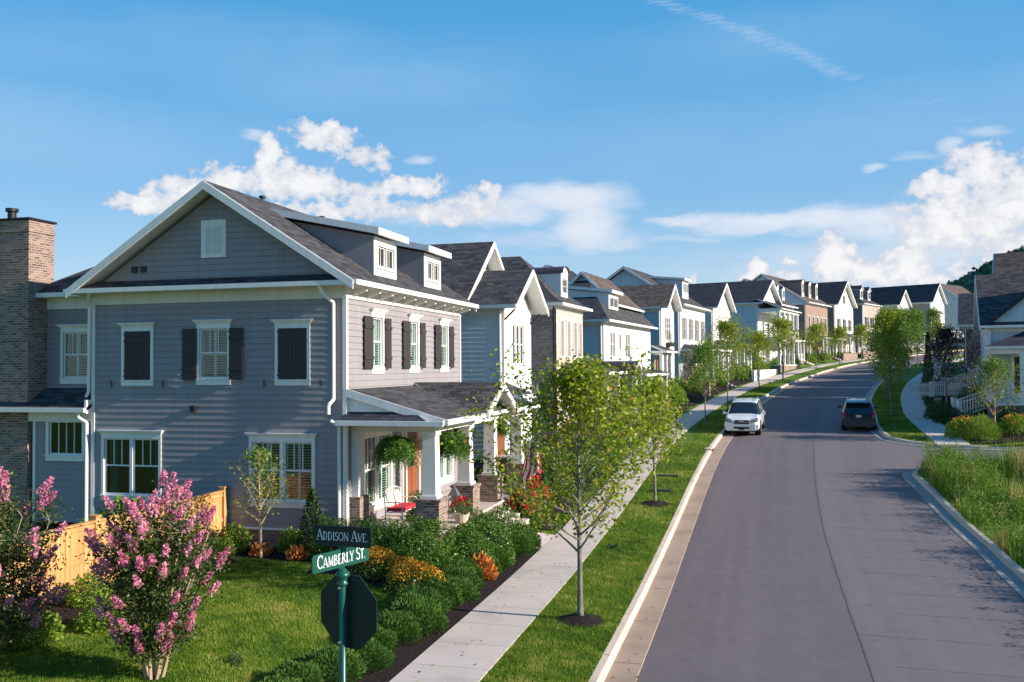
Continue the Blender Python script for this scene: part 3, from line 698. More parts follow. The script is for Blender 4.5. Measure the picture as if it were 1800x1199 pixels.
def dormer(parent, x0, x1, yf, zb, zt, kind='shed', roof=None, side='grey_siding', sh='shingle', yb=3, pitch=.21, wins=2, over=.3):
    fr = FR((x0, yf), (x1, yf)); w = x1-x0
    fb = MB(); ops = []
    top = zt
    d = MB()
    # side walls reach back into the roof
    for xx in (x0, x1): d.hexa([(xx-.02, yf, zb-.5), (xx+.02, yf, zb-.5), (xx+.02, yb, zb-.5), (xx-.02, yb, zb-.5)], [(xx-.02, yf, zt), (xx+.02, yf, zt), (xx+.02, yb, zt+(yb-yf)*pitch if kind == 'shed' else zt), (xx-.02, yb, zt+(yb-yf)*pitch if kind == 'shed' else zt)], 0)
    d.poly([(x0, yf, zb-.5), (x1, yf, zb-.5), (x1, yb, zb-.5), (x0, yb, zb-.5)]); k_ = len(d.v)-4; d.f[-1] = (0+1, 8+1, 8+2, 0+2); d.v = d.v[:k_]
    dm = d.build('dormer', [M[side], M['white']], parent)
    ww = (w-.35)/wins-.12 if wins > 1 else w-.45
    for k in range(wins):
        uc = w*(k+.5)/wins if wins == 1 else .22+(w-.44)*(k+.5)/wins
        ops.append(window(dm, fr, uc, zb+.28, ww, zt-zb-.55, cols=2, rows=1 if kind == 'shed' else 2, split=False, head=False, sill=False, cas=.05, far=wins == 1))
    wall(dm, fr, zb-.35, zt, ops, M['white'], lap=None, name='dormer_face')
    r = MB()
    if kind == 'shed':
        r.slab([(x0-over, yf-.3, zt+.2), (x1+over, yf-.3, zt+.2), (x1+over, yb, zt+.2+(yb-yf+.3)*pitch), (x0-over, yb, zt+.2+(yb-yf+.3)*pitch)], .2)
        r.build('dormer_roof', [M[sh], M['white']], dm)
    elif kind == 'arch':
        n = 10; R_ = w/2+.1; xm = (x0+x1)/2; prev = None
        for i in range(n+1):
            a = math.pi*i/n; c = (xm-R_*math.cos(a), zt+R_*.55*math.sin(a))
            if prev: r.poly([(prev[0], yf-.15, prev[1]), (c[0], yf-.15, c[1]), (c[0], yb, c[1]), (prev[0], yb, prev[1])][::-1], 0)
            prev = c
        pts = [(xm-R_*.93*math.cos(math.pi*i/n), yf-.02, zt+R_*.5*math.sin(math.pi*i/n)) for i in range(n+1)]
        r.poly([(x0, yf-.02, zt-.05)]+pts+[(x1, yf-.02, zt-.05)], 1); r.build('dormer_roof', [M['copper' if sh == 'copper' else sh], M['white']], dm)
    else:
        xm = (x0+x1)/2; zr = zt+(w/2+.1)*.9
        r.slab([(x0-.1, yb, zt), (x0-.1, yf-.2, zt), (xm, yf-.2, zr), (xm, yb, zr)], .08); r.slab([(x1+.1, yf-.2, zt), (x1+.1, yb, zt), (xm, yb, zr), (xm, yf-.2, zr)], .08)
        r.poly([(x0, yf-.01, zt), (x1, yf-.01, zt), (xm, yf-.01, zr-.1)], 1); r.build('dormer_roof', [M[sh], M['white']], dm)
    return dm
def pipe_obj(name, pts, r, m, parent, n=8):
    mb = MB(); mb.pipe(pts, r, n); return mb.build(name, M[m], parent)

# ---------------------------------------------------------------- the corner house
H1 = empty('corner_house', (-11.0, 23.4, 0), math.radians(90), 'large grey lap siding corner house with black shutters, white trim and brick chimney', 'house')
Wd, Dp, EV = 10.0, 8.15, 7.35
FRf = FR((0, 0), (Wd, 0)); FRs = FR((0, Dp), (0, 0)); FRr = FR((Wd, 0), (Wd, Dp)); FRb = FR((Wd, Dp), (0, Dp))
# side wall windows
ops = [window(H1, FRs, 1.53, 4.70, .90, 1.43, shut='closed', back='dark'), window(H1, FRs, 4.05, 4.72, .92, 1.45, back='louvre', shut='open'), window(H1, FRs, 6.55, 4.70, .90, 1.43, shut='closed', back='dark'),
       window(H1, FRs, 1.33, 1.33, 1.86, 1.66, units=2, back='curtain'), window(H1, FRs, 6.22, 1.30, 1.86, 1.66, units=2, back='louvre')]
wall(H1, FRs, .55, 7.3, ops, M['grey_siding'])
vt = MB(); FRs.box(vt, 3.66, 4.46, .0, .05, 8.2, 9.28); 
vent = vt.build('gable_vent', M['white'], H1)
vl = MB(); z = 8.36
while z < 9.1: vl.hexa([FRs.p(3.80, .05, z), FRs.p(4.32, .05, z), FRs.p(4.32, .085, z-.02), FRs.p(3.80, .085, z-.02)], [FRs.p(3.80, .05, z+.045), FRs.p(4.32, .05, z+.045), FRs.p(4.32, .085, z-.008), FRs.p(3.80, .085, z-.008)]); z += .068
vl.build('vent_louvre', M['white'], vent)
# gable part of the side wall
wall(H1, FRs, 7.3, 7.5, [], M['grey_siding'], gable=(Dp/2, 10.02, .645))
sv = MB(); FRs.box(sv, 1.35, 1.52, 0, .08, 7.85, 8.03); FRs.box(sv, 1.66, 1.83, 0, .08, 7.85, 8.03); build_each(sv, 'exhaust_vent', M['black'], H1)
sv = MB(); FRs.box(sv, 3.36, 3.50, 0, .14, 3.78, 3.96); sv.build('wall_light', M['iron'], H1)
# front wall windows and door
fo = [window(H1, FRf, x, 5.0, .78, 1.50, cols=2, back='louvre', shut='ajar', sm='dshut') for x in (2.15, 5.15, 8.15)]
fo.append(window(H1, FRf, 2.15, 1.0, 1.95, 2.0, units=2, back='louvre'))
fo.append(window(H1, FRf, 8.2, 1.0, 1.6, 2.0, units=2, back='louvre'))
fo.append((4.12, 5.98, .7, 3.0))
wall(H1, FRf, .55, 7.3, fo, M['grey_siding'])
db = MB()
for a, b in ((4.12, 4.2), (4.42, 4.5), (5.6, 5.68), (5.9, 5.98)): FRf.box(db, a, b, -.1, .03, .7, 2.95)
FRf.box(db, 4.05, 6.05, -.1, .05, 2.95, 3.15)
ds = db.build('door_surround', M['white'], H1)
dd = MB(); FRf.box(dd, 4.5, 5.6, -.12, -.06, .7, 2.95); 
for a, b, c, d in ((4.65, 5.0, .85, 1.6), (5.1, 5.45, .85, 1.6)): FRf.box(dd, a, b, -.06, -.045, c, d)
door = dd.build('front_door', M['door'], H1)
dg = MB(); FRf.box(dg, 4.72, 5.38, -.058, -.05, 1.8, 2.8); dg.build('door_glass', M['glassdark'], door)
dh = MB(); FRf.box(dh, 4.58, 4.62, -.06, .0, 1.5, 1.75); dh.build('handle', M['iron'], door)
dl2 = MB()
for a, b in ((4.2, 4.42), (5.68, 5.9)): FRf.box(dl2, a, b, -.11, -.08, .7, 2.95)
build_each(dl2, 'sidelight', M['door'], H1)
wall(H1, FRr, .3, 7.3, [], M['grey_siding']); wall(H1, FRr, 7.3, 7.5, [], M['grey_siding'], gable=(Dp/2, 10.02, .645)); wall(H1, FRb, .3, 7.3, [], M['grey_siding'], lap=.36)
fd = MB(); fd.box(.03, .03, -.6, Wd-.03, Dp-.03, .50); fd.build('foundation', M['brick'], H1)
ft = MB(); ft.box(-.05, -.05, .50, Wd+.05, Dp+.05, .56); ft.build('water_table', M['white'], H1)
mb = MB()
for x, y in ((0, 0), (0, Dp), (Wd, 0), (Wd, Dp)): mb.box(x-.045 if x < 1 else x-.07, y-.045 if y < 1 else y-.07, .56, x+.07 if x < 1 else x+.045, y+.07 if y < 1 else y+.045, 7.0)
build_each(mb, 'corner_board', M['white'], H1)
mb = MB(); mb.box(-.04, -.04, 6.95, Wd+.04, -.0, 7.3); mb.box(-.042, 0.001, 6.93, -.0, Dp, 7.28); mb.box(-.06, -.06, 6.93, Wd+.06, -.041, 6.97); build_each(mb, 'frieze_board', M['cream'], H1)
gable_roof(H1, 0, Wd, 0, Dp, 7.38, .645, 'x', .5, .56, 'shingle')
# sloping shingle skirt under the side gable, with its soffit
sk = MB(); sk.slab([(-.48, Dp+.55, 7.36), (-.48, -.48, 7.36), (.0, -.0, 7.62), (.0, Dp+.0, 7.62)], .06); sk.build('skirt_roof', [M['shingle'], M['white']], H1)
sf = MB(); sf.box(-.46, -.48, 7.24, -.0, Dp+.5, 7.27); sf.box(0, -.48, 7.24, Wd+.4, 0, 7.27); sf.build('soffit', M['cream'], H1)
gt = MB(); gt.box(-.58, -.6, 7.25, -.47, Dp+.6, 7.38); build_each(gt, 'gutter', M['white'], H1)
br = MB()
for i in range(11): x = .45+i*.95; br.hexa([(x-.045, -.02, 7.02), (x+.045, -.02, 7.02), (x+.045, -.44, 7.14), (x-.045, -.44, 7.14)][::-1], [(x-.045, -.02, 7.24), (x+.045, -.02, 7.24), (x+.045, -.44, 7.24), (x-.045, -.44, 7.24)][::-1])
build_each(br, 'eave_bracket', M['white'], H1)
for x0, x1 in ((2.3, 4.1), (6.6, 8.35)): dormer(H1, x0, x1, .15, 7.78, 8.97, 'shed', None, 'grey_siding', 'shingle', 3.5, .21, 2, .32)
for x in (3.2, 7.4):
    mb = MB(); mb.tube((x, 4.4, 10.1), (x, 4.4, 10.5), .07, n=10); mb.tube((x, 4.4, 10.5), (x, 4.4, 10.56), .11, n=10); mb.build('roof_vent', M['iron'], H1)
# downspouts
for x, y, nx in ((-.16, .28, 1),):
    pipe_obj('downspout', [(-.5, .55, 7.27), (-.42, .5, 7.05), (-.12, .3, 6.8), (-.12, .3, 4.15), (-.35, .34, 4.0), (-.35, .34, 3.75)], .05, 'white', H1)
pipe_obj('downspout', [(-.32, .30, 3.58), (-.12, .14, 3.4), (-.12, .14, .0)], .05, 'white', H1)
pipe_obj('downspout', [(-.45, 7.95, 7.25), (-.3, 8.1, 7.05), (-.1, 8.22, 6.9), (-.1, 8.24, 4.35), (-.14, 8.3, 4.2)], .045, 'white', H1)
pipe_obj('downspout', [(-.3, 8.5, 3.85), (-.25, 8.45, 3.6), (-.1, 8.3, 3.45), (-.1, 8.3, .45), (-.2, 8.4, .25), (-.2, 8.4, .1)], .05, 'white', H1)
# wing at the left: upper storey set back, lower storey with lean-to roof, chimney
FW = FR((.8, 10.65), (.8, 8.15)); FL = FR((.1, 10.3), (.1, 8.15))
ow = [window(H1, FW, 1.20, 4.75, .9, 1.42, back='louvre')]
wall(H1, FW, 4.4, 7.1, ow, M['grey_siding']); wall(H1, FR((8, 10.65), (.8, 10.65)), .2, 7.1, [], M['grey_siding'], lap=.36)
ol = [window(H1, FL, 1.1, 2.45, 1.2, 1.02, cols=4, head=False, split=False)]
wall(H1, FL, .45, 3.5, ol, M['grey_siding'])
mb = MB(); mb.box(.76, 10.6, 4.4, .84, 10.69, 7.1); mb.box(.06, 10.27, .45, .14, 10.36, 3.5); build_each(mb, 'corner_board', M['white'], H1)
mb = MB(); mb.box(.76, 8.19, 6.9, .80, 10.75, 7.3); mb.box(.02, 8.22, 3.46, .1, 13, 3.8); mb.box(-.28, 8.17, 3.72, -.0, 8.24, 4.12); build_each(mb, 'frieze_board', M['white'], H1)
mb = MB(); mb.box(.2, 10.35, -.4, 5, 13, 3.8); mb.build('brick_wall', M['brick'], H1)
mb = MB(); mb.slab([(-.3, 13.2, 3.88), (-.3, 8.17, 3.88), (.79, 8.17, 4.46), (.79, 13.2, 4.46)], .1); mb.build('lean_to_roof', [M['shingle'], M['white']], H1)
mb = MB(); mb.box(-.42, 8.15, 3.76, -.3, 13.2, 3.89); mb.box(.28, 8.2, 7.25, .38, 11.1, 7.38); build_each(mb, 'gutter', M['white'], H1)
hip_roof(H1, .8, 9.2, 5, 10.65, 7.38, .645, .45, 'shingle', name='wing_roof')
FC = MB(); FC.box(0, 10.5, -.4, 1.05, 12.75, 9.25); ch = FC.build('chimney', M['brick'], H1)
cc = MB(); cc.box(-.04, 10.46, 9.25, 1.09, 12.79, 9.33); cc.box(0, 10.5, 9.33, 1.05, 12.75, 9.62); cc.build('chimney_band', M['brick'], ch)
cc = MB(); cc.box(-.06, 10.44, 9.62, 1.11, 12.81, 9.68); cc.tube((.5, 11.6, 9.68), (.5, 11.6, 10.0), .13, n=14); cc.tube((.5, 11.6, 9.98), (.5, 11.6, 10.08), .19, n=14); cc.build('chimney_cap', M['iron'], ch)
# ---- porch
pf = MB(); pf.box(.2, -2.58, -.6, 10.6, -.0, .50); pf.build('porch_base', M['brick'], H1)
pf = MB(); pf.box(.1, -2.66, .50, 10.7, .0, .56); pf.build('porch_floor', M['concrete'], H1)
for i in range(3):
    st = MB(); st.box(4.0, -2.66-.32*(3-i), -.6, 6.2, -2.60, .54-.17*(3-i)+.0); st.build('porch_step', M['concrete'], H1)
for x in (.55, 3.6, 6.3, 9.9): column(H1, x, -2.28, -.3, 3.25, .40, .86, (.68, 1.44))
mb = MB(); mb.box(.2, -.32, -.3, .9, 0, 1.44); mb.build('brick_pier', M['brick'], H1)
mb = MB(); mb.box(.33, -.22, 1.44, .77, 0, 3.25); mb.build('half_column', M['white'], H1)
bm = MB(); bm.box(.3, -2.5, 3.25, 10.2, -2.06, 3.52); bm.box(.3, -2.06, 3.25, .66, 0, 3.52); bm.box(9.9, -2.06, 3.25, 10.2, 0, 3.52); bm.build('porch_beam', M['cream'], H1)
cl = MB(); cl.box(.3, -2.5, 3.52, 10.3, -.03, 3.56); cl.build('porch_ceiling', M['cream'], H1)
rp = MB(); rp.slab([(.0, -2.85, 3.60), (10.6, -2.85, 3.60), (10.6, -.02, 4.42), (.0, -.02, 4.42)], .12)
rp.build('porch_roof', [M['shingle2'], M['white']], H1)
gb = MB()
gx0, gx1, gm, gz0, gz1, gy = 3.45, 6.95, 5.2, 3.62, 4.52, -3.02
gb.slab([(gx0, -2.0, gz0), (gx0, gy, gz0), (gm, gy, gz1), (gm, -.02, gz1)], .09); gb.slab([(gx1, gy, gz0), (gx1, -2.0, gz0), (gm, -.02, gz1), (gm, gy, gz1)], .09)
gb.build('portico_roof', [M['shingle2'], M['white']], H1)
tr = MB()
tr.beam((gx0-.02, gy-.03, gz0-.0), (gm, gy-.03, gz1+.0), .06, .2); tr.beam((gx1+.02, gy-.03, gz0-.0), (gm, gy-.03, gz1+.0), .06, .2)
tr.poly([(gx0+.3, -2.52, 3.5), (gx1-.3, -2.52, 3.5), (gm, -2.52, 4.36)]); tr.box(-.03, -2.97, 3.46, gx0, -2.84, 3.60); tr.box(gx1, -2.97, 3.46, 10.65, -2.84, 3.60); tr.box(gx0+.1, -2.56, 3.3, gx1-.1, -2.5, 3.62)
tr.beam((-.03, -2.86, 3.62), (-.03, -.02, 4.44), .05, .22); tr.beam((10.63, -2.86, 3.62), (10.63, -.02, 4.44), .05, .22)
tr.poly([(.06, -2.4, 3.5), (.06, 0, 3.5), (.06, 0, 4.3)][::-1])
tr.build('porch_trim', M['white'], H1)
sk = MB(); sk.slab([(-.32, .1, 3.56), (-.32, -2.5, 3.56), (.05, -2.0, 3.80), (.05, .0, 3.80)], .05); sk.build('porch_skirt_roof', [M['shingle4'], M['white']], H1)
gt = MB(); gt.box(-.42, -2.95, 3.45, -.31, .12, 3.58); gt.box(-.31, -2.5, 3.44, .3, .0, 3.47); build_each(gt, 'gutter', M['white'], H1)
# ---------------------------------------------------------------- leaves and plants
def leafcloud(name, pts, size, attr, m, parent=None, seed=1, aspect=.55, droop=0., mi=None, up=None):
    rs = np.random.RandomState(seed); n = len(pts)
    d = rs.normal(size=(n, 3)); d[:, 2] = d[:, 2]*.7-droop; 
    if up is not None: d = d*.35+up
    d /= np.linalg.norm(d, axis=1)[:, None]
    r = rs.normal(size=(n, 3)); e = np.cross(d, r); e /= np.linalg.norm(e, axis=1)[:, None]+1e-9
    s = np.asarray(size)[:, None] if np.ndim(size) else size
    a = pts; c = pts+d*s; mdl = pts+d*s*.5
    V = np.stack([a, mdl+e*s*aspect*.5, c, mdl-e*s*aspect*.5], axis=1).reshape(-1, 3)
    return fastmesh(name, V, 4, m, parent, attr, mi)
def tree(name, label, cat, h, ht, cr, nb, nleaf, ls, m, loc=(0, 0, 0), seed=1, bark='bark', lean=0, tr=.055, ang=(28, 55), top=True, group=None, spread=.30, rise=1.0, mulch=True):
    rnd = random.Random(seed); rs = np.random.RandomState(seed)
    T_ = empty(name, loc, rnd.uniform(0, 6.28), label, cat, group)
    w = MB(); tr_pts = []; x = y = 0; n = 14
    for i in range(n+1):
        t = i/n; tr_pts.append(Vector((x, y, h*t))); x += rnd.uniform(-.02, .02)*h/6+(lean*h/n); y += rnd.uniform(-.02, .02)*h/6
    rad = lambda t: tr*(1-t)**.75+.006
    for i in range(n): w.tube(tr_pts[i], tr_pts[i+1], rad(i/n)*(1.25 if i == 0 else 1), rad((i+1)/n), 8, 0, i in (0, n-1))
    trunk = w.build('trunk', M[bark], T_, True)
    b = MB(); tips = []
    for k in range(nb):
        t = ht/h+(1-ht/h)*((k+.5)/nb)**1.05*.97; i = min(n-1, int(t*n)); p0 = tr_pts[i].lerp(tr_pts[i+1], t*n-i)
        az = k*2.4+rnd.uniform(-.4, .4); tt = (t-ht/h)/(1-ht/h)
        prof = min(1, (tt*3.2+.55))**.8*(1-tt)**.62*1.12+.06; L = min(cr*prof*rnd.uniform(.72, 1.2)*1.22, max(.15, (h*1.02-p0.z))*1.25); el = math.radians(90-lerp(ang[1], ang[0], tt)+rnd.uniform(-8, 8))
        d = Vector((math.cos(az)*math.cos(el), math.sin(az)*math.cos(el), math.sin(el)*rise)); p = p0.copy(); r0 = rad(t)*.55; seg = 5
        for q in range(seg):
            d = (d+Vector((rnd.uniform(-.14, .14), rnd.uniform(-.14, .14), rnd.uniform(-.02, .14)))).normalized(); p2 = p+d*L/seg
            b.tube(p, p2, max(.004, r0*(1-q/seg)), max(.003, r0*(1-(q+1)/seg)), 5, 0, False)
            if q >= 1:
                tips.append((p2, .9*(.5+.5*q/seg)))
                for _ in range(3):
                    sd2 = (d+Vector((rnd.uniform(-1, 1), rnd.uniform(-1, 1), rnd.uniform(-.4, .7)))*.85).normalized(); l2 = L*rnd.uniform(.12, .34); p3 = p2+sd2*l2
                    b.tube(p2, p3, .007, .003, 4, 0, False); tips.append((p3, 1.)); tips.append((p2.lerp(p3, .5), .8))
            p = p2
    b.build('branch', M[bark], T_)
    if top: tips += [(tr_pts[-1]-Vector((0, 0, h*.03*i)), .6) for i in range(5)]
    cnt = np.array([w_*rnd.uniform(.35, 1.65) for _, w_ in tips]); cnt = np.maximum(1, (cnt/cnt.sum()*nleaf)).astype(int)
    pts = []; at = []
    for (c, w_), k in zip(tips, cnt):
        q = rs.normal(size=(k, 3))*np.array([1, 1, .8])*spread*.5; pts.append(q+np.array(c)); base = rs.uniform(.1, .7); at.append(np.clip(base+rs.normal(size=k)*.18, 0, 1))
    pts = np.concatenate(pts); at = np.concatenate(at); at[rs.rand(len(at)) < .025] = 1
    leafcloud('crown', pts, ls*rs.uniform(.6, 1.25, len(pts)), at, M[m], T_, seed, .6, .25)
    return T_
def shrub(name, label, cat, rx, rz, n, ls, m, loc=(0, 0, 0), seed=1, flowers=None, nf=0, fs=.05, group=None, up=.0, shape='mound', core=True, ry=None, ftop=.25):
    rs = np.random.RandomState(seed); S = empty(name, loc, rs.rand()*6.28, label, cat, group); ry = ry or rx
    nl = 26; lob = rs.normal(size=(nl, 3)); lob[:, 2] = np.abs(lob[:, 2]); lob /= np.linalg.norm(lob, axis=1)[:, None]
    dv = rs.normal(size=(n, 3)); dv[:, 2] = np.abs(dv[:, 2])*.95-.12; dv /= np.linalg.norm(dv, axis=1)[:, None]
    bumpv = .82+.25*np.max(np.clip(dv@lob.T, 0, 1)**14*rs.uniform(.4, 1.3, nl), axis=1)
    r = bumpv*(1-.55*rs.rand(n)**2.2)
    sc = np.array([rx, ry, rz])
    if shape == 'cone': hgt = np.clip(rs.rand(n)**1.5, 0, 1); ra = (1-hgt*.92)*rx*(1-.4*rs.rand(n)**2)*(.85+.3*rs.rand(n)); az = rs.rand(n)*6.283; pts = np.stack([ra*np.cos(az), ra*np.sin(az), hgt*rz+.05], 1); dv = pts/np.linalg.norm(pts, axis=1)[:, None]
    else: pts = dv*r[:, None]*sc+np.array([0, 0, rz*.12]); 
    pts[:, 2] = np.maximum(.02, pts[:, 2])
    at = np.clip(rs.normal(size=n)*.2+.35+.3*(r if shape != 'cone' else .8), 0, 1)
    st = MB(); rnd = random.Random(seed)
    for k in range(9):
        a = rnd.uniform(0, 6.28); q = rnd.uniform(.2, .7); st.tube((0, 0, 0), (math.cos(a)*rx*q, math.sin(a)*ry*q, rz*rnd.uniform(.5, .85)), .012, .004, 5, 0, False)
    st.build('stem', M['bark'], S)
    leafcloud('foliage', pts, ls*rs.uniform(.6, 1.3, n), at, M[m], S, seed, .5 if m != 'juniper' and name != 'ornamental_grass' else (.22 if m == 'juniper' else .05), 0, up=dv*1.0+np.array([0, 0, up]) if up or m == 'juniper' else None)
    if flowers:
        dv = rs.normal(size=(nf, 3)); dv[:, 2] = np.abs(dv[:, 2])+ftop; dv /= np.linalg.norm(dv, axis=1)[:, None]; cl = rs.normal(size=(max(1, nf//14), 3)); cl[:, 2] = np.abs(cl[:, 2])+ftop; cl /= np.linalg.norm(cl, axis=1)[:, None]
        c = cl[rs.randint(len(cl), size=nf)]; dv = dv*.35+c; dv /= np.linalg.norm(dv, axis=1)[:, None]
        fp = dv*sc*1.02*rs.uniform(.88, 1.08, nf)[:, None]+np.array([0, 0, rz*.14]); leafcloud('flower', fp, fs*rs.uniform(.7, 1.3, nf), rs.rand(nf), M[flowers], S, seed+5, .9)['kind'] = 'stuff'
    return S
def place(root, x, y, z=None, rz=0, sc=1, label=None, group=None, first=False):
    o = root if first else copy_tree(root); o.location = (x, y, T(x, y) if z is None else z); o.rotation_euler = (0, 0, rz); o.scale = (sc, sc, sc)
    if label: o['label'] = label
    if group: o['group'] = group
    return o
# ---------------------------------------------------------------- the other houses
def house(name, label, s0, w, D, base, eave, side='L', d=-7.8, front='white_siding', sidem='white_siding', roof=('side', .65, 'shingle'), fw=(), sw=(), porch=None, dorm=(), chim=None, lap=.2, sh='gshut', group=None, far=True, foundation='brick', oe=.45, rk=.4, gx=None, corner=True, extra=None, trim='white', gapz=None):
    """one house: front wall faces the street, local x runs along it, local y goes inwards; z = 0 is the ground beside it"""
    sm_ = s0+w/2; th = 0 if sm_ < 28 else (sm_-28)/RR
    if side == 'L': x, y = P(s0, d); rz = math.radians(90)-th
    else: x, y = P(s0+w, d); rz = math.radians(-90)-th
    H = empty(name, (x, y, base), rz, label, 'house', group)
    F = FR((0, 0), (w, 0)); N = FR((0, D), (0, 0)); O = FR((w, 0), (w, D)); B = FR((w, D), (0, D))
    if side == 'R': N, O = O, N
    e = eave-base; kind, pit, shm = roof
    fops = [window(H, F, uc, zb, ww, hh, far=far, sm=sh, **k) for uc, zb, ww, hh, k in fw]
    sops = [window(H, N, uc, zb, ww, hh, far=far, sm=sh, **k) for uc, zb, ww, hh, k in sw]
    lf = None if 'brick' in front else lap; ls = None if 'brick' in sidem else lap
    zap_x = e+(D/2)*pit; zap_y = e+(w/2)*pit
    def gab(fr, z1, half): return (fr.L/2, z1+half*pit-.02, pit)
    if kind == 'side':
        wall(H, F, .3, e-.05, fops, M[front], lf); wall(H, B, .3, e-.05, [], M[sidem], None)
        for fr, o in ((N, sops), (O, [])): wall(H, fr, .3, e-.05, o, M[sidem], ls); wall(H, fr, e-.05, e-.04, [], M[gapz or sidem], None if 'brick' in (gapz or sidem) else lap, gable=(D/2, e+D/2*pit-.02, pit))
        gable_roof(H, 0, w, 0, D, e, pit, 'x', oe, rk, shm)
    elif kind == 'front':
        wall(H, F, .3, e-.05, fops, M[front], lf); wall(H, F, e-.05, e-.04, [], M[gapz or front], None if 'brick' in front else lap, gable=(w/2, e+w/2*pit-.02, pit))
        wall(H, B, .3, e-.05, [], M[sidem], None)
        for fr, o in ((N, sops), (O, [])): wall(H, fr, .3, e-.05, o, M[sidem], ls)
        gable_roof(H, 0, w, 0, D, e, pit, 'y', oe, rk, shm)
    else:
        for fr, o, m, l in ((F, fops, front, lf), (N, sops, sidem, ls), (O, [], sidem, None), (B, [], sidem, None)): wall(H, fr, .3, e-.05, o, M[m], l)
        if kind != 'none': hip_roof(H, 0, w, 0, D, e, pit, oe, shm, flare=1 if kind == 'flare' else 0)
    fb = MB(); fb.box(.03, .03, -1.5, w-.03, D-.03, .3); fb.build('foundation', M[foundation], H)
    if corner and lf:
        mb = MB()
        for xx, yy in ((0, 0), (w, 0)): mb.box(xx-.035 if xx == 0 else xx-.09, -.035, .3, xx+.09 if xx == 0 else xx+.035, .09, e-.3)
        build_each(mb, 'corner_board', M[trim], H)
    mb = MB(); mb.box(-.04, -.04, e-.34, w+.04, .0, e-.02); mb.box(-.042, .001, e-.34, 0, D, e-.02) if side == 'L' else mb.box(w, .001, e-.34, w+.042, D, e-.02); build_each(mb, 'frieze_board', M[trim], H)
    if kind == 'side':
        br = MB()
        for i in range(int(w/.9)): xx = .4+i*.9; br.box(xx-.04, -.40, e-.20, xx+.04, -.02, e-.10)
        build_each(br, 'eave_bracket', M[trim], H)
    pipe_obj('downspout', [(-.12 if side == 'L' else w+.12, .12, e-.2), (-.1 if side == 'L' else w+.1, .1, .3)], .045, trim if front != 'pbrick' else 'iron', H, 6)
    for x0, x1, yf, zb, zt, k in dorm:
        dormer(H, x0, x1, yf, zb-base, zt-base, k.get('kind', 'shed'), None, k.get('side', sidem), k.get('sh', shm), k.get('yb', yf+2.2), k.get('pitch', .18), k.get('wins', 2), .25)
    if chim: cx, cy_, cw, cd, ct, cm = chim; mb = MB(); mb.box(cx, cy_, 0, cx+cw, cy_+cd, ct-base); mb.box(cx-.06, cy_-.06, ct-base-.3, cx+cw+.06, cy_+cd+.06, ct-base-.12); mb.build('chimney', M[cm], H)
    if porch: make_porch(H, w, **porch)
    return H
def make_porch(H, w, x0=0, x1=None, dep=2.3, zr=3.75, zb=2.95, fl=.55, cols=4, sh='shingle2', cw=.26, pier=None, rail=True, kind='shed', deep=0, steps=True, door=None, pm='brick'):
    x1 = w if x1 is None else x1
    b = MB(); b.box(x0, -dep, -1.5, x1, -.02, fl-.06); b.build('porch_base', M[pm], H)
    b = MB(); b.box(x0-.08, -dep-.08, fl-.06, x1+.08, 0, fl); b.build('porch_floor', M['concrete'], H)
    xs = [x0+.2+(x1-x0-.4)*i/(cols-1) for i in range(cols)]
    for x in xs: column(H, x, -dep+.2, fl, zb, cw, .85, pier=pier, pm=pm)
    b = MB(); b.box(x0+.05, -dep+.06, zb, x1-.05, -dep+.34, zb+.28); b.box(x0+.05, -dep+.34, zb, x0+.3, 0, zb+.28); b.box(x1-.3, -dep+.34, zb, x1-.05, 0, zb+.28); b.build('porch_beam', M['white'], H)
    r = MB(); a0, a1, yo, ze = x0-.25, x1+.25, -dep-.25, zb+.30
    if kind == 'hip':
        k = min(1.4, (x1-x0)*.25)
        for q in ([(a0, yo, ze), (a1, yo, ze), (a1-k, -.0, zr), (a0+k, -.0, zr)], [(a0, 0, ze), (a0, yo, ze), (a0+k, 0, zr)], [(a1, yo, ze), (a1, 0, ze), (a1-k, 0, zr)]): r.poly(q)
        r.poly([(a0, yo, ze-.1), (a1, yo, ze-.1), (a1, 0, ze-.1), (a0, 0, ze-.1)][::-1], 1)
    else: r.slab([(a0, yo, ze), (a1, yo, ze), (a1, -.0, zr), (a0, -.0, zr)], .12)
    r.build('porch_roof', [M[sh], M['white']], H)
    b = MB(); b.box(a0, yo-.1, ze-.15, a1, yo, ze+.01); b.box(a0-.02, yo, ze-.15, a0, 0, ze+.0); b.box(a1, yo, ze-.15, a1+.02, 0, ze); b.build('gutter', M['white'], H)
    if rail:
        ent = door if door is not None else (x0+x1)/2
        for a, c in zip(xs, xs[1:]):
            if a < ent < c: continue
            railing(H, (a+cw/2, -dep+.2), (c-cw/2, -dep+.2), fl)
        railing(H, (x0+.15, -dep+.35), (x0+.15, -.1), fl); 
    dx = door if door is not None else (x0+x1)/2
    b = MB(); b.box(dx-.55, -.05, fl, dx+.55, .0, fl+2.35); s_ = b.build('door_surround', M['white'], H)
    b = MB(); b.box(dx-.44, -.075, fl, dx+.44, -.05, fl+2.2); b.build('front_door', M['door'], H)
    if steps:
        for i in range(4): b = MB(); b.box(dx-.8, -dep-.08-.32*(4-i), -1.5, dx+.8, -dep-.08, fl-.16*(4-i)+.0); b.build('porch_step', M['concrete'], H)
def B(s): return max(0, ZR(s)+.8)
f2 = lambda e, b: e-b-2.35      # upper window sill height above the base
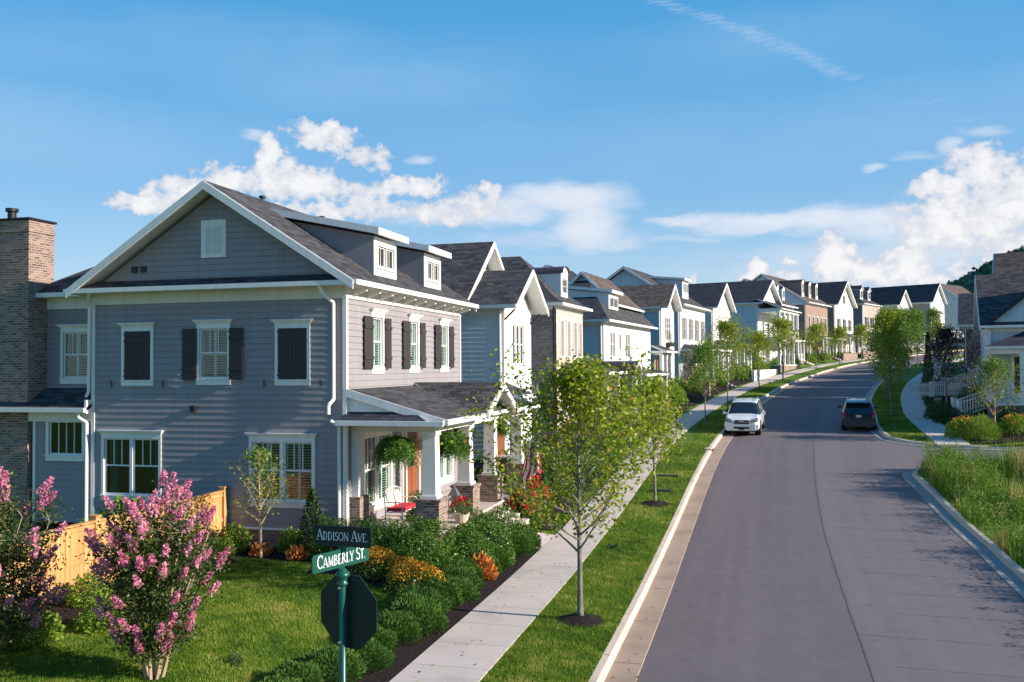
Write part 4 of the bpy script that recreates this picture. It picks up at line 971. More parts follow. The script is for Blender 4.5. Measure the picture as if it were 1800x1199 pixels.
# second house: white, two nested street gables
b = .75
H2 = house('gabled_house', 'white siding house with two nested white street gables behind the grey corner house', 37.9, 4.2, 13, b, 7.62, front='white_siding', sidem='white_siding', roof=('front', .66, 'shingle'), oe=.55, rk=.75,
   fw=[(2.1, 4.35, 1.75, 1.75, dict(units=3, cols=1, rows=1, head=False)), (2.1, .9, 1.5, 1.9, dict(units=2, cols=1))], sw=[])
E2 = MB(); E2.box(4.3, 2.3, -1, 7.2, 14, 6.8); E2.build('rear_wall', M['white_siding'], H2)
gable_roof(H2, 0, 7.2, 2.3, 14, 6.87, .79, 'y', .56, .75, 'shingle', name='rear_gable_roof')
mb = MB(); mb.poly([(.1, 2.28, 6.8), (7.1, 2.28, 6.8), (3.6, 2.28, 9.95)]); mb.build('rear_gable_wall', M['white_siding'], H2)
for xx, yy in ((2.6, 6.1), (2.6, 7.9)):
    mb = MB(); z_ = 6.87+(xx+.56)*.79; mb.box(xx-.2, yy-.2, z_, xx+.18, yy+.2, z_+.28); mb.build('attic_vent', M['iron'], H2)
mb = MB(); mb.beam((.05, -.5, 6.75), (.05, -.02, 6.3), .09, .08); mb.beam((4.15, -.5, 6.75), (4.15, -.02, 6.3), .09, .08); build_each(mb, 'gable_bracket', M['iron'], H2)
make_porch(H2, 4.2, x0=-1.5, x1=0, dep=1.0, zr=3.6, zb=2.8, cols=2, rail=False, steps=False)
# third: brick with flared hip roof and arched copper dormer
b = 1.45
H3 = house('brick_hip_house', 'pale brick house with flared hip roof and arched copper dormer', 46.8, 5.7, 9.5, b, 8.32, front='pbrick', sidem='dbrick', roof=('flare', .86, 'shingle2'), lap=None, oe=.5, foundation='dbrick',
   fw=[(x, 4.1, .62, 1.9, dict(cols=1, rows=2, head=False, sill=False, shut='closed')) for x in (1.05, 2.45, 3.85, 5.0)]+[(1.4, .9, .9, 1.9, dict(cols=2, head=False)), (3.2, .9, .9, 1.9, dict(cols=2, head=False))],
   sw=[(7.6, .9, 1.6, 1.6, dict(units=2, cols=1, head=False))],
   dorm=[(2.3, 3.7, .35, 8.75, 10.1, dict(kind='arch', sh='copper', wins=1, yb=3.6, side='white_siding'))], porch=dict(x0=1.0, x1=5.9, dep=2.2, cols=4, sh='shingle', pier=(.5, 1.3), rail=False))
# arched copper entry
ar = MB(); n_ = 12; prev = None
for i in range(n_+1):
    a = math.pi*i/n_; c = (5.9+1.05-1.05*math.cos(a), 3.0+.85*math.sin(a)**.8)
    if prev: ar.poly([(prev[0], -3.1, prev[1]), (c[0], -3.1, c[1]), (c[0], 0, c[1]), (prev[0], 0, prev[1])])
    prev = c
ar.build('copper_entry_roof', M['copper'], H3)
ar = MB(); prev = None
for i in range(n_+1):
    a = math.pi*i/n_; c = (6.95-1.02*math.cos(a), 3.0+.82*math.sin(a)**.8, 6.95-.78*math.cos(a), 3.0+.6*math.sin(a)**.8)
    if prev: ar.hexa([(prev[2], -3.05, prev[3]), (c[2], -3.05, c[3]), (c[2], -2.9, c[3]), (prev[2], -2.9, prev[3])], [(prev[0], -3.05, prev[1]), (c[0], -3.05, c[1]), (c[0], -2.9, c[1]), (prev[0], -2.9, prev[1])])
    prev = c
for x in (5.95, 7.75): ar.box(x-.05, -3.0, .4, x+.2, -2.8, 3.0)
ar.build('arched_entry_trim', M['white'], H3)
# fourth: pale blue/white with shed dormer and clipped front hip
b = 1.25
H4 = house('blue_dormer_house', 'white front and blue side house with one shed dormer and dark hipped near end', 57.4, 14.0, 6.4, b, 7.95, front='white_siding', sidem='blue_siding', roof=('none', .9, 'shingle3'),
   fw=[(1.9, 4.35, .55, 1.6, dict(cols=2, head=False)), (2.6, 4.35, .55, 1.6, dict(cols=2, head=False)), (4.3, 4.8, .5, 1.1, dict(cols=1, head=False, split=False)), (6.1, 4.35, .55, 1.6, dict(cols=2, head=False)), (6.8, 4.35, .55, 1.6, dict(cols=2, head=False))]+[(x, .9, .7, 1.9, dict(cols=2, head=False)) for x in (1.5, 2.6, 6.5)],
   dorm=[(3.4, 6.0, .5, 8.7, 9.9, dict(kind='shed', wins=2, yb=3.9, pitch=.12, side='paleblue_siding', sh='shingle'))], porch=dict(x0=.3, x1=8.8, dep=2.4, cols=4, kind='hip', pier=(.5, 1.25), sh='shingle2', pm='pbrick'))
mb = MB(); e = 7.95-b; r_ = 3.65*.95
mb.slab([(-.45, -.45, e), (14.4, -.45, e), (14.4, 3.2, e+r_), (7.3, 3.2, e+r_)], .12); mb.slab([(14.4, 6.85, e), (-.45, 6.85, e), (7.3, 3.2, e+r_), (14.4, 3.2, e+r_)], .12); mb.build('roof', [M['shingle'], M['white']], H4)
mb = MB(); mb.slab([(-.47, 6.87, e), (-.47, -.47, e), (7.35, 3.2, e+r_+.03)], .12); mb.build('hip_end_roof', [M['shingle4'], M['white']], H4)
mb = MB(); mb.box(-.45, -.56, e-.14, 14.4, -.45, e); mb.box(-.58, -.56, e-.14, -.47, 6.9, e); mb.build('gutter', M['white'], H4)
gable_roof(H4, 6.6, 14, .9, 5.5, e+1.35, .95, 'x', .3, .4, 'shingle3', name='upper_roof'); wall(H4, FR((6.6, 5.5), (6.6, .9)), e+.3, e+1.3, [], M['paleblue_siding'], gable=(2.3, e+3.6, .95))
# fifth: teal
b = 2.9
def topiary_box(H, x, z):
    mb = MB(); mb.box(x-.8, -.42, z-.28, x+.8, -.06, z); wb = mb.build('window_box', M['black'], H)
    rs = np.random.RandomState(3); V = []; A = []
    for k in range(700):
        t = rs.rand()
        if t < .5: cx = x+(rs.randint(3)-1)*.5; hh = rs.rand(); r = .19*(1-hh)*rs.rand()**.5; a = rs.rand()*6.28; c = (cx+r*math.cos(a), -.24+r*math.sin(a), z+hh*.85); sz = .06
        else: c = (x+rs.uniform(-.9, .9), -.3+rs.uniform(-.22, .15), z+rs.uniform(-.3, .12)); sz = .07
        V.append((c, sz)); A.append(rs.rand()*.5+(.4 if t > .5 else 0))
    leafcloud('box_plant', np.array([v[0] for v in V]), np.array([v[1] for v in V]), np.array(A), M['boxleaf'], H, 3)
H5 = house('teal_house', 'teal and cream house with a window box of clipped topiaries under its street gable', 75.0, 4.6, 11, b, 9.78, front='cream_siding', sidem='teal_siding', roof=('front', .76, 'shingle3'), oe=.4, rk=.7,
   fw=[(2.3, 4.2, 2.0, 1.9, dict(units=3, cols=1, rows=2, head=False)), (2.3, .8, 1.8, 1.9, dict(units=3, cols=1, rows=2, head=False))], sw=[], porch=dict(x0=-3.6, x1=-.3, dep=1.0, cols=3, kind='shed', rail=False, steps=False))
topiary_box(H5, 2.3, 4.0)
b = 3.2
H6 = house('shuttered_house', 'white house with long grey shuttered upper windows and shed dormer', 81.9, 10.2, 10, b, 10.45, front='white_siding', sidem='blue_siding', roof=('side', .66, 'shingle'), sh='gshut',
   fw=[(x, 4.15, .72, 1.95, dict(cols=1, rows=2, head=False, shut='open')) for x in (1.6, 4.1, 6.6, 9.1)]+[(x, .8, .9, 1.9, dict(cols=2, head=False)) for x in (2, 5, 8)],
   dorm=[(4.9, 7.3, .9, 11.6, 13.0, dict(kind='shed', wins=3, yb=4.2, pitch=.1, side='blue_siding'))], porch=dict(x0=.3, x1=10, dep=2.4, cols=5, kind='hip', sh='shingle2'))
b = 3.9
H7 = house('white_gable_house', 'white house with one steep street gable and one pair of dark shutters', 95.5, 7.9, 11, b, 10.95, front='white_siding', sidem='blue_siding', roof=('front', .64, 'shingle4'), oe=.35, rk=.6, sh='dshut',
   fw=[(4, 3.9, 1.3, 1.9, dict(units=2, cols=1, rows=2, head=False, shut='open')), (4, .8, 1.3, 1.9, dict(units=2, cols=1, head=False))], porch=dict(x0=.2, x1=7.7, dep=2.4, cols=5, kind='hip', sh='shingle2', cw=.3))
# eighth: two-storey porch
b = 4.4
H8 = house('double_porch_house', 'white house with a two-storey open porch and red bunting', 113.5, 10.5, 10, b, 12.45, d=-7.0, front='white_siding', sidem='blue_siding', roof=('front', .56, 'shingle4'), oe=.35, rk=.6,
   fw=[(2.5, 4.0, .8, 1.8, dict(cols=2, head=False)), (7.6, 4.0, .8, 1.8, dict(cols=2, head=False)), (5.0, 3.7, .9, 2.1, dict(cols=1, head=False))])
mb = MB(); mb.box(-.2, -2.6, -1.5, 10.7, 0, .5); mb.build('porch_base', M['rbrick'], H8)
mb = MB(); mb.box(-.3, -2.7, .5, 10.8, 0, .6); mb.box(-.3, -2.7, 3.45, 10.8, 0, 3.75); mb.build('porch_floor', M['white'], H8)
for x in (0, 2.6, 5.2, 7.8, 10.4):
    column(H8, x, -2.4, .6, 3.45, .3, 1); column(H8, x, -2.4, 3.75, 6.9, .3, 1)
railing(H8, (0, -2.4), (10.4, -2.4), 3.75, .95, .13, 'railing'); railing(H8, (0, -2.4), (0, 0), 3.75, .95)
mb = MB(); mb.box(-.2, -2.6, 6.9, 10.7, 0, 7.3); mb.build('porch_beam', M['white'], H8)
mb = MB(); mb.slab([(-.5, -2.9, 7.3), (10.9, -2.9, 7.3), (10.9, .0, 8.5), (-.5, .0, 8.5)], .12); mb.build('porch_roof', [M['shingle4'], M['white']], H8)
bn = MB()
for i in range(2):
    cx = 1.4+2.6*i; n = 10
    for k in range(n):
        a0, a1 = math.pi+math.pi*k/n, math.pi+math.pi*(k+1)/n
        for r0, r1, m_ in ((0, .35, 1), (.35, .6, 2), (.6, 1.0, 0)): bn.poly([(cx+r0*math.cos(a0), -2.5-.03*(k % 2), 4.75+r0*math.sin(a0)*.9), (cx+r1*math.cos(a0), -2.5-.03*(k % 2), 4.75+r1*math.sin(a0)*.9), (cx+r1*math.cos(a1), -2.5-.03*((k+1) % 2), 4.75+r1*math.sin(a1)*.9), (cx+r0*math.cos(a1), -2.5-.03*((k+1) % 2), 4.75+r0*math.sin(a1)*.9)], m_)
o = bn.build('bunting', [M['red'], mat('navy_cloth', (.02, .03, .12), .8), M['white']]); o.location = H8.location; o.rotation_euler = H8.rotation_euler
tag(o, 'red, white and blue fan bunting on the upper porch rail', 'bunting')
b = 5.0
H9 = house('arched_dormer_house', 'white house with two narrow arched white dormers and dark shutters', 127.5, 8.0, 9, b, 13.05, front='white_siding', sidem='paleblue_siding', roof=('side', .75, 'shingle2'), sh='dshut',
   fw=[(x, 4.3, .8, 1.8, dict(cols=2, head=False, shut='open')) for x in (1.6, 4, 6.4)]+[(x, .8, .9, 1.9, dict(cols=2, head=False)) for x in (2, 6)],
   dorm=[(x, x+1.3, .7, 14.0, 15.5, dict(kind='arch', sh='shingle2', wins=1, yb=3.2)) for x in (1.5, 4.6)], porch=dict(x0=.2, x1=7.8, dep=2.4, cols=5, kind='hip', sh='shingle2'))
b = 5.7
H10 = house('brown_brick_house', 'brown brick house with three narrow arched dormers on a brown roof', 142, 12.2, 13, b, 14.2, front='rbrick', sidem='rbrick', roof=('side', .66, 'shingle3'), lap=.2, gapz='paleblue_siding', oe=.5, foundation='rbrick', sh='dshut',
   fw=[(x, 4.4, .8, 2.1, dict(cols=1, rows=2, head=False, shut='closed')) for x in (1.6, 3.9, 6.2, 8.5, 10.7)]+[(x, .9, .9, 2.0, dict(cols=2, head=False)) for x in (2, 5, 10)],
   dorm=[(x, x+1.2, 1.0, 15.4, 17.4, dict(kind='arch', sh='shingle3', wins=1, yb=4.4)) for x in (1.6, 5.4, 9.2)], porch=dict(x0=.5, x1=11.8, dep=2.4, cols=7, kind='hip', sh='shingle2', rail=False, pm='rbrick'))
b = 6.4
H11 = house('steep_gable_house', 'white house with one broad steep street gable and three pairs of shutters', 158.1, 10.4, 12, b, 14.75, front='white_siding', sidem='dgrey_siding', roof=('front', .74, 'shingle4'), oe=.35, rk=.7, sh='dshut',
   fw=[(x, 4.2, .8, 1.9, dict(cols=2, head=False, shut='open')) for x in (2.0, 5.2, 8.4)]+[(x, .8, .9, 1.9, dict(cols=2, head=False)) for x in (2, 8)], sw=[(9, 4.4, 1.3, 1.7, dict(units=1, cols=4, rows=2))], porch=dict(x0=.2, x1=10.2, dep=2.4, cols=5, kind='hip', sh='shingle2'))
mb = MB(); mb.box(4.6, -.03, 8.6, 5.8, .0, 10.1, 0); mb.box(4.72, -.05, 8.7, 5.68, -.03, 10.0, 1); mb.build('gable_window', [M['white'], M['glassdark']], H11)
b = 7.0
H12 = house('tan_house', 'tan siding house with two gabled dormers and a fan-shaped front porch', 174.3, 9.8, 11, b, 15.75, front='tan_siding', sidem='dgrey_siding', roof=('hip', .62, 'shingle2'), sh='dshut',
   fw=[(x, 4.5, .9, 1.9, dict(cols=2, head=False, shut='open')) for x in (1.8, 4.9, 8.0)]+[(x, .8, .9, 1.9, dict(cols=2, head=False)) for x in (2, 8)], sw=[(8.3, 4.3, 1.5, 1.9, dict(cols=4, rows=2))],
   dorm=[(x, x+1.5, 1.0, 16.6, 18.4, dict(kind='gable', wins=1, yb=4.5, side='dgrey_siding')) for x in (1.8, 6.2)], porch=dict(x0=.2, x1=9.6, dep=2.6, cols=5, kind='hip', sh='shingle2'))
b = 7.7
H13 = house('small_white_gable_house', 'small white house with a dark-roofed street gable and pale blue side', 194.5, 6.7, 14, b, 16.5, front='white_siding', sidem='paleblue_siding', roof=('front', .85, 'shingle4'), oe=.3, rk=.5, sh='dshut',
   fw=[(3.3, 4.3, 1.6, 1.9, dict(units=2, cols=1, head=False)), (3.3, .8, 1.3, 1.9, dict(units=2, cols=1, head=False))], sw=[(6, 4.5, 1.4, 1.9, dict(units=2, cols=1))], porch=dict(x0=-2, x1=8, dep=2.6, cols=5, kind='hip', sh='shingle2'))
b = 8.6
H14 = house('beige_gable_house', 'beige house with a dark-roofed street gable and awning over its window', 213.8, 8.0, 18, b, 17.95, front='cream_siding', sidem='tan_siding', roof=('front', .95, 'shingle2'), oe=.35, rk=.6, sh='dshut',
   fw=[(4, 4.3, 2.6, 2.1, dict(units=3, cols=1, rows=2, head=False)), (4, .8, 1.8, 1.9, dict(units=2, cols=1, head=False))], sw=[], porch=dict(x0=-3, x1=9, dep=2.6, cols=6, kind='hip', sh='shingle2'))
mb = MB(); mb.slab([(2.2, -.9, 6.9), (5.8, -.9, 6.9), (5.8, 0, 7.7), (2.2, 0, 7.7)], .1); mb.build('awning', [M['shingle3'], M['white']], H14)
H15 = house('pale_end_house', 'pale cream house with brown roof and upper balcony at the far end of the row', 232, 13, 10, 9.6, 19.0, front='cream_siding', sidem='white_siding', roof=('side', .8, 'shingle3'), sh='dshut',
   fw=[(x, 4.3, 1, 2.0, dict(cols=2, head=False)) for x in (2, 5, 8, 11)], porch=dict(x0=.2, x1=12.8, dep=2.6, cols=5, kind='hip', sh='shingle2'))
H16 = house('cupola_house', 'brown-roofed house with a white cupola rising behind the small white gable', 203, 9, 10, 8.2, 18.2, d=-19, front='tan_siding', sidem='tan_siding', roof=('side', .8, 'shingle3'), sh='dshut', fw=[])
mb = MB(); mb.box(-2.5, 3, 6, -.6, 5, 12.6); mb.poly([(-2.8, 2.7, 12.6), (-.3, 2.7, 12.6), (-1.55, 4, 13.9)]); mb.poly([(-2.8, 5.3, 12.6), (-2.8, 2.7, 12.6), (-1.55, 4, 13.9)]); mb.poly([(-.3, 2.7, 12.6), (-.3, 5.3, 12.6), (-1.55, 4, 13.9)]); mb.build('cupola', M['white_siding'], H16)
# rear roofs seen over the row
for lab, s0, w_, D_, bb, ee, dd, rf in (('dark-roofed house standing behind the shuttered house', 93, 7, 8, 3.5, 12.6, -21, 'shingle4'), ('dark-roofed house standing behind the double porch house', 125, 8, 8, 4.8, 14.2, -21, 'shingle2'), ('pale blue house behind the small white gable', 190, 5.5, 9, 7.3, 17.0, -17, 'shingle')):
    house('rear_house', lab, s0, w_, D_, bb, ee, d=dd, front='cream_siding', sidem='paleblue_siding', roof=('side', .75, rf), fw=[])
# ---- right side of the street
HR = house('right_corner_house', 'white corner house across the side street with dark roof, front gable and railed porch', 58.6, 10, 14, 2.55, 7.1, side='R', d=14.9, front='white_siding', sidem='blue_siding', roof=('front', .62, 'shingle'), oe=.35, rk=.4, sh='gshut',  # near wall is white siding, its shade put into a darker, bluer colour
   fw=[(2, 4.4-1, .9, 1.6, dict(cols=2))], sw=[(1.6, .75, .75, 2.1, dict(cols=1, head=False, split=False)), (2.6, .75, .75, 2.1, dict(cols=1, head=False, split=False)), (3.6, .75, .75, 2.1, dict(cols=1, head=False, split=False))])
# ---------------------------------------------------------------- right corner house details
w_, e_ = 10.0, 7.1-2.55
HR.rotation_euler.z -= math.radians(4.5)
def hr_local():
    N = FR((w_, 0), (w_, 13))
    mb = MB(); mb.slab([(w_+.0, -.3, e_+.02), (w_+.35, -.3, e_+.02), (w_+.35, 4.3, e_+3.75), (w_+.0-4.6, 4.3, e_+3.75), (w_-4.6, -.3+0, e_+.02)][:0] or [(w_-3, -.3, e_), (w_+.35, -.3, e_), (w_+.35, 4.3, e_+3.77), (w_-3, 4.3, e_+3.77)], .14); mb.slab([(w_+.35, 8.9, e_), (w_-3, 8.9, e_), (w_-3, 4.3, e_+3.77), (w_+.35, 4.3, e_+3.77)], .14)
    wall(HR, FR((w_+.0, .0), (w_+.0, 8.6)), e_-.06, e_-.04, [], M['blue_siding'], gable=(4.3, e_+3.5, .82)); mb.beam((w_+.37, -.3, e_), (w_+.37, 4.3, e_+3.77), .04, .24); mb.build('cross_gable_roof', [M['shingle4'], M['white']], HR)
    # porch facing the side street
    b = MB(); b.box(w_, .3, -2, w_+2.4, 12, .2); b.build('porch_base', M['brick'], HR); b = MB(); b.box(w_, .2, .2, w_+2.5, 12, .28); b.build('porch_floor', M['white'], HR)
    for y in (1.55, 4.6, 7.6): column(HR, w_+2.2, y, .28, 2.95, .32, .95)
    b = MB(); b.box(w_+2.0, -.0, 2.95, w_+2.4, 12, 3.3); b.box(w_, -.0, 2.95, w_+2.0, .3, 3.3); b.build('porch_beam', M['white'], HR)
    b = MB(); b.slab([(w_+2.7, -.3, 3.35), (w_+2.7, 12, 3.35), (w_, 12, 4.2), (w_, 1.8, 4.2)], .12); b.poly([(w_, -.3, 3.35), (w_+2.7, -.3, 3.35), (w_, 1.8, 4.2)]); b.build('porch_roof', [M['shingle4'], M['white']], HR)
    railing(HR, (w_+2.2, 1.8), (w_+2.2, 4.5), .28, .9, .13); railing(HR, (w_+2.2, 4.8), (w_+2.2, 12), .28, .9, .13)
hr_local()
HR2 = house('right_brick_house', 'dark brick-fronted house half hidden in shade behind the right corner house', 81.5, 9, 12, 3.3, 8.0, side='R', d=15.2, front='dbrick', sidem='dbrick', roof=('front', .56, 'shingle4'), fw=[(3, 3.6, .9, 1.6, dict(cols=2))], porch=dict(x0=.2, x1=10.6, dep=2.2, cols=4, sh='shingle4', kind='shed'))
HR3 = house('right_tall_roof_house', 'tall house whose brown shingle roof rises above the right corner house', 70.8, 8.7, 14, 3.4, 9.5, side='R', d=17.4, front='cream_siding', sidem='cream_siding', roof=('front', .70, 'shingle3'), fw=[])
HR3.rotation_euler.z -= math.radians(8)
HR2.rotation_euler.z -= math.radians(3)
for s_, dd, ll in ((93, 19.5, 'dark-roofed house up the right side of the street'), (105.5, 21, 'shaded house far up the right side of the street'), (118, 23, 'dark-roofed house where the right verge bends'), (131, 25, 'last dark-roofed house on the right side of the street')):
    house('right_far_house', ll, s_, 10, 11, ZR(s_)+.8, ZR(s_)+6.2, side='R', d=dd, front='white_siding', sidem='dgrey_siding', roof=('front', .55, 'shingle4'), fw=[(3, 3.6, .9, 1.6, dict(cols=2)), (7, 3.6, .9, 1.6, dict(cols=2))], porch=dict(x0=.2, x1=9.6, dep=2.2, cols=5, sh='shingle4', kind='shed'))
# stair railings, retaining wall and rear fence on the right
def stair_rail(x, y, z0, z1, ln, label, rz):
    t = empty('stair_railing', (x, y, z0), rz, label, 'railing', 'white railings beside the entrance steps')
    h = MB(); h.beam((0, 0, .95), (ln, 0, .95+z1-z0), .07, .06); h.beam((0, 0, .15), (ln, 0, .15+z1-z0), .06, .06)
    h.build('handrail', M['white'], t)
    b = MB(); n = int(ln/.17)
    for i in range(1, n): xx = ln*i/n; zz = (z1-z0)*i/n; b.box(xx-.02, -.02, zz+.12, xx+.02, .02, zz+.93)
    b.build('baluster', M['white'], t)['kind'] = 'stuff'
    for xx, zz in ((0, 0), (ln, z1-z0)): p = MB(); p.box(xx-.1, -.1, zz-.3, xx+.1, .1, zz+1.08); p.box(xx-.13, -.13, zz+1.08, xx+.13, .13, zz+1.13); p.build('post', M['white'], t)
    return t
stair_rail(11.1, 58.6, 1.78, 2.75, 3.4, 'white stair railing with square newels in front of the right corner house', math.radians(24))
stair_rail(11.1, 60.2, 1.85, 2.75, 3.2, 'white stair railing behind the nearest one at the right corner house', math.radians(24))
stair_rail(12.0, 72.0, 2.6, 3.7, 3.5, 'white stair railing farther up the right pavement', math.radians(24))
for i, (x, y, ln, rz, lab) in enumerate(((10.75, 63.2, 4.6, 80, 'low brown brick retaining wall beside the right pavement'),)):
    t = MB(); t.box(0, -.15, -.8, ln, .15, .85); t.box(-.05, -.2, .85, ln+.05, .2, .93); o = t.build('retaining_wall', M['brick']); o.location = (x, y, T(x, y)); o.rotation_euler.z = math.radians(rz); tag(o, lab, 'wall')
mb = MB(); mb.box(-.12, -.12, 0, .12, .12, 1.0); mb.box(-1.3, -.03, .2, 2.8, .03, .3); mb.box(-1.3, -.03, .75, 2.8, .03, .85); [mb.box(-1.3+i*.14, -.05, .05, -1.22+i*.14, -.03, .95) for i in range(29)]
o = mb.build('picket_fence', M['white']); o.location = (11.3, 68.5, 2.75); o.rotation_euler.z = math.radians(15); tag(o, 'short white fence panel behind the dark-leaved tree on the right', 'fence')
# ---------------------------------------------------------------- cedar fence
def cedar():
    t = empty('cedar_fence', (-14.66, 23.2, 0), math.radians(-90.0), 'new orange cedar board fence running from the grey house towards the camera', 'fence')
    L = 13.0; npan = 5; pl = L/npan
    for k in range(npan+1):
        p = MB(); x = k*pl; p.box(x-.07, -.07, -.3, x+.07, .07, 1.66); p.box(x-.10, -.10, 1.66, x+.10, .10, 1.70); p.build('post', M['fence'], t)
    for k in range(npan):
        b = MB(); x = k*pl+.07; n = 17; bw = (pl-.14)/n; rnd = random.Random(k)
        for i in range(n): dz = rnd.uniform(-.004, .004); b.box(x+i*bw+.004, -.03+dz, .05, x+(i+1)*bw-.004, -.005+dz, 1.55)
        b.box(x, -.001, 1.42, x+pl-.14, .03, 1.52); b.box(x, -.001, .72, x+pl-.14, .03, .82); b.box(x, -.055, 1.45, x+pl-.14, -.036, 1.55); b.box(x, -.055, .74, x+pl-.14, -.036, .85)
        b.build('fence_panel', M['fence'], t)
        c = MB(); c.box(x, -.08, 1.555, x+pl-.14, .07, 1.59); c.build('cap_rail', M['fence'], t)
cedar()
# ---------------------------------------------------------------- street sign
GLY = {'A': (.72, [((.02, 0), (.34, 1), .07), ((.34, 1), (.70, 0), .13), ((.14, .33), (.56, .33), .06)], [(.0, 0), (.16, 0), (.56, 0), (.76, 0)]),
 'D': (.74, [((.14, 0), (.14, 1), .14), ('arc', .14, .5, .50, .5, -90, 90, .11), ((.02, 0), (.2, 0), .06), ((.02, 1), (.2, 1), .06)], []),
 'I': (.34, [((.17, 0), (.17, 1), .14), ((.03, 0), (.31, 0), .06), ((.03, 1), (.31, 1), .06)], []),
 'S': (.52, [('arc', .26, .75, .19, .25, 20, 270, .10), ('arc', .26, .25, .21, .25, -160, 90, .11)], []),
 'O': (.78, [('arc', .39, .5, .34, .5, 0, 360, .11)], []),
 'N': (.82, [((.12, 0), (.12, 1), .07), ((.12, 1), (.68, 0), .13), ((.68, 0), (.68, 1), .07), ((.0, 0), (.24, 0), .05), ((.0, 1), (.14, 1), .05), ((.56, 1), (.8, 1), .05)], []),
 'V': (.72, [((.04, 1), (.36, 0), .13), ((.36, 0), (.68, 1), .07), ((-.04, 1), (.18, 1), .05), ((.56, 1), (.78, 1), .05)], []),
 'E': (.60, [((.14, 0), (.14, 1), .14), ((.03, 0), (.54, 0), .06), ((.03, 1), (.52, 1), .06), ((.14, .52), (.42, .52), .06), ((.54, 0), (.55, .2), .05), ((.52, 1), (.52, .82), .05)], []),
 'C': (.72, [('arc', .40, .5, .34, .5, 45, 315, .11), ((.66, .7), (.67, .96), .05)], []),
 'M': (.92, [((.14, 0), (.16, 1), .07), ((.16, 1), (.46, .05), .13), ((.46, .05), (.76, 1), .07), ((.76, 1), (.78, 0), .13), ((.02, 0), (.26, 0), .05), ((.66, 0), (.9, 0), .05)], []),
 'B': (.64, [((.14, 0), (.14, 1), .14), ('arc', .16, .77, .33, .23, -90, 90, .10), ('arc', .16, .28, .40, .28, -90, 90, .10), ((.02, 0), (.2, 0), .05), ((.02, 1), (.2, 1), .05)], []),
 'R': (.70, [((.14, 0), (.14, 1), .14), ('arc', .16, .75, .35, .25, -90, 90, .10), ((.30, .5), (.66, 0), .12), ((.02, 0), (.26, 0), .05), ((.02, 1), (.2, 1), .05)], []),
 'L': (.58, [((.14, 0), (.14, 1), .14), ((.02, 0), (.52, 0), .06), ((.52, 0), (.54, .22), .05), ((.02, 1), (.26, 1), .05)], []),
 'Y': (.68, [((.06, 1), (.35, .46), .12), ((.35, .46), (.62, 1), .07), ((.35, 0), (.35, .46), .13), ((.2, 0), (.5, 0), .05), ((-.04, 1), (.18, 1), .05), ((.52, 1), (.74, 1), .05)], []),
 'T': (.64, [((.32, 0), (.32, 1), .14), ((.02, 1), (.62, 1), .06), ((.02, 1), (.02, .8), .05), ((.62, 1), (.62, .8), .05), ((.18, 0), (.46, 0), .05)], []),
 '.': (.26, [((.10, 0), (.10, .1), .12)], []), ' ': (.30, [], [])}
def lettering(words, hbig, hs, squeeze=.86):
    mb = MB(); x = 0
    def stroke(a, b, wd, h, x0):
        ax, az, bx, bz = x0+a[0]*h*squeeze, a[1]*h, x0+b[0]*h*squeeze, b[1]*h; wd = wd*h*.78
        d = Vector((bx-ax, bz-az)); 
        if d.length < 1e-6: return
        n = Vector((-d.y, d.x)).normalized()*wd/2; mb.poly([(ax-n.x, 0, az-n.y), (bx-n.x, 0, bz-n.y), (bx+n.x, 0, bz+n.y), (ax+n.x, 0, az+n.y)])
    for wi, wd_ in enumerate(words):
        for i, chh in enumerate(wd_):
            h = hbig if i == 0 and chh != '.' else hs; adv, st, sf = GLY[chh]
            for s in st:
                if s[0] == 'arc':
                    _, cx, cz, rx, rz, a0, a1, wd2 = s; n = 12
                    for k in range(n):
                        t0, t1 = math.radians(lerp(a0, a1, k/n)), math.radians(lerp(a0, a1, (k+1)/n)); stroke((cx+rx*math.cos(t0), cz+rz*math.sin(t0)), (cx+rx*math.cos(t1), cz+rz*math.sin(t1)), wd2, h, x)
                else: stroke(s[0], s[1], s[2], h, x)
            for p in sf: stroke((p[0]-.02, p[1]), (p[0]+.1, p[1]), .05, h, x)
            x += adv*h*squeeze+h*.04
        x += hbig*.26
    xs = [v[0] for v in mb.v]; c = (min(xs)+max(xs))/2; mb.v = [(v[0]-c, v[1], v[2]) for v in mb.v]
    return mb
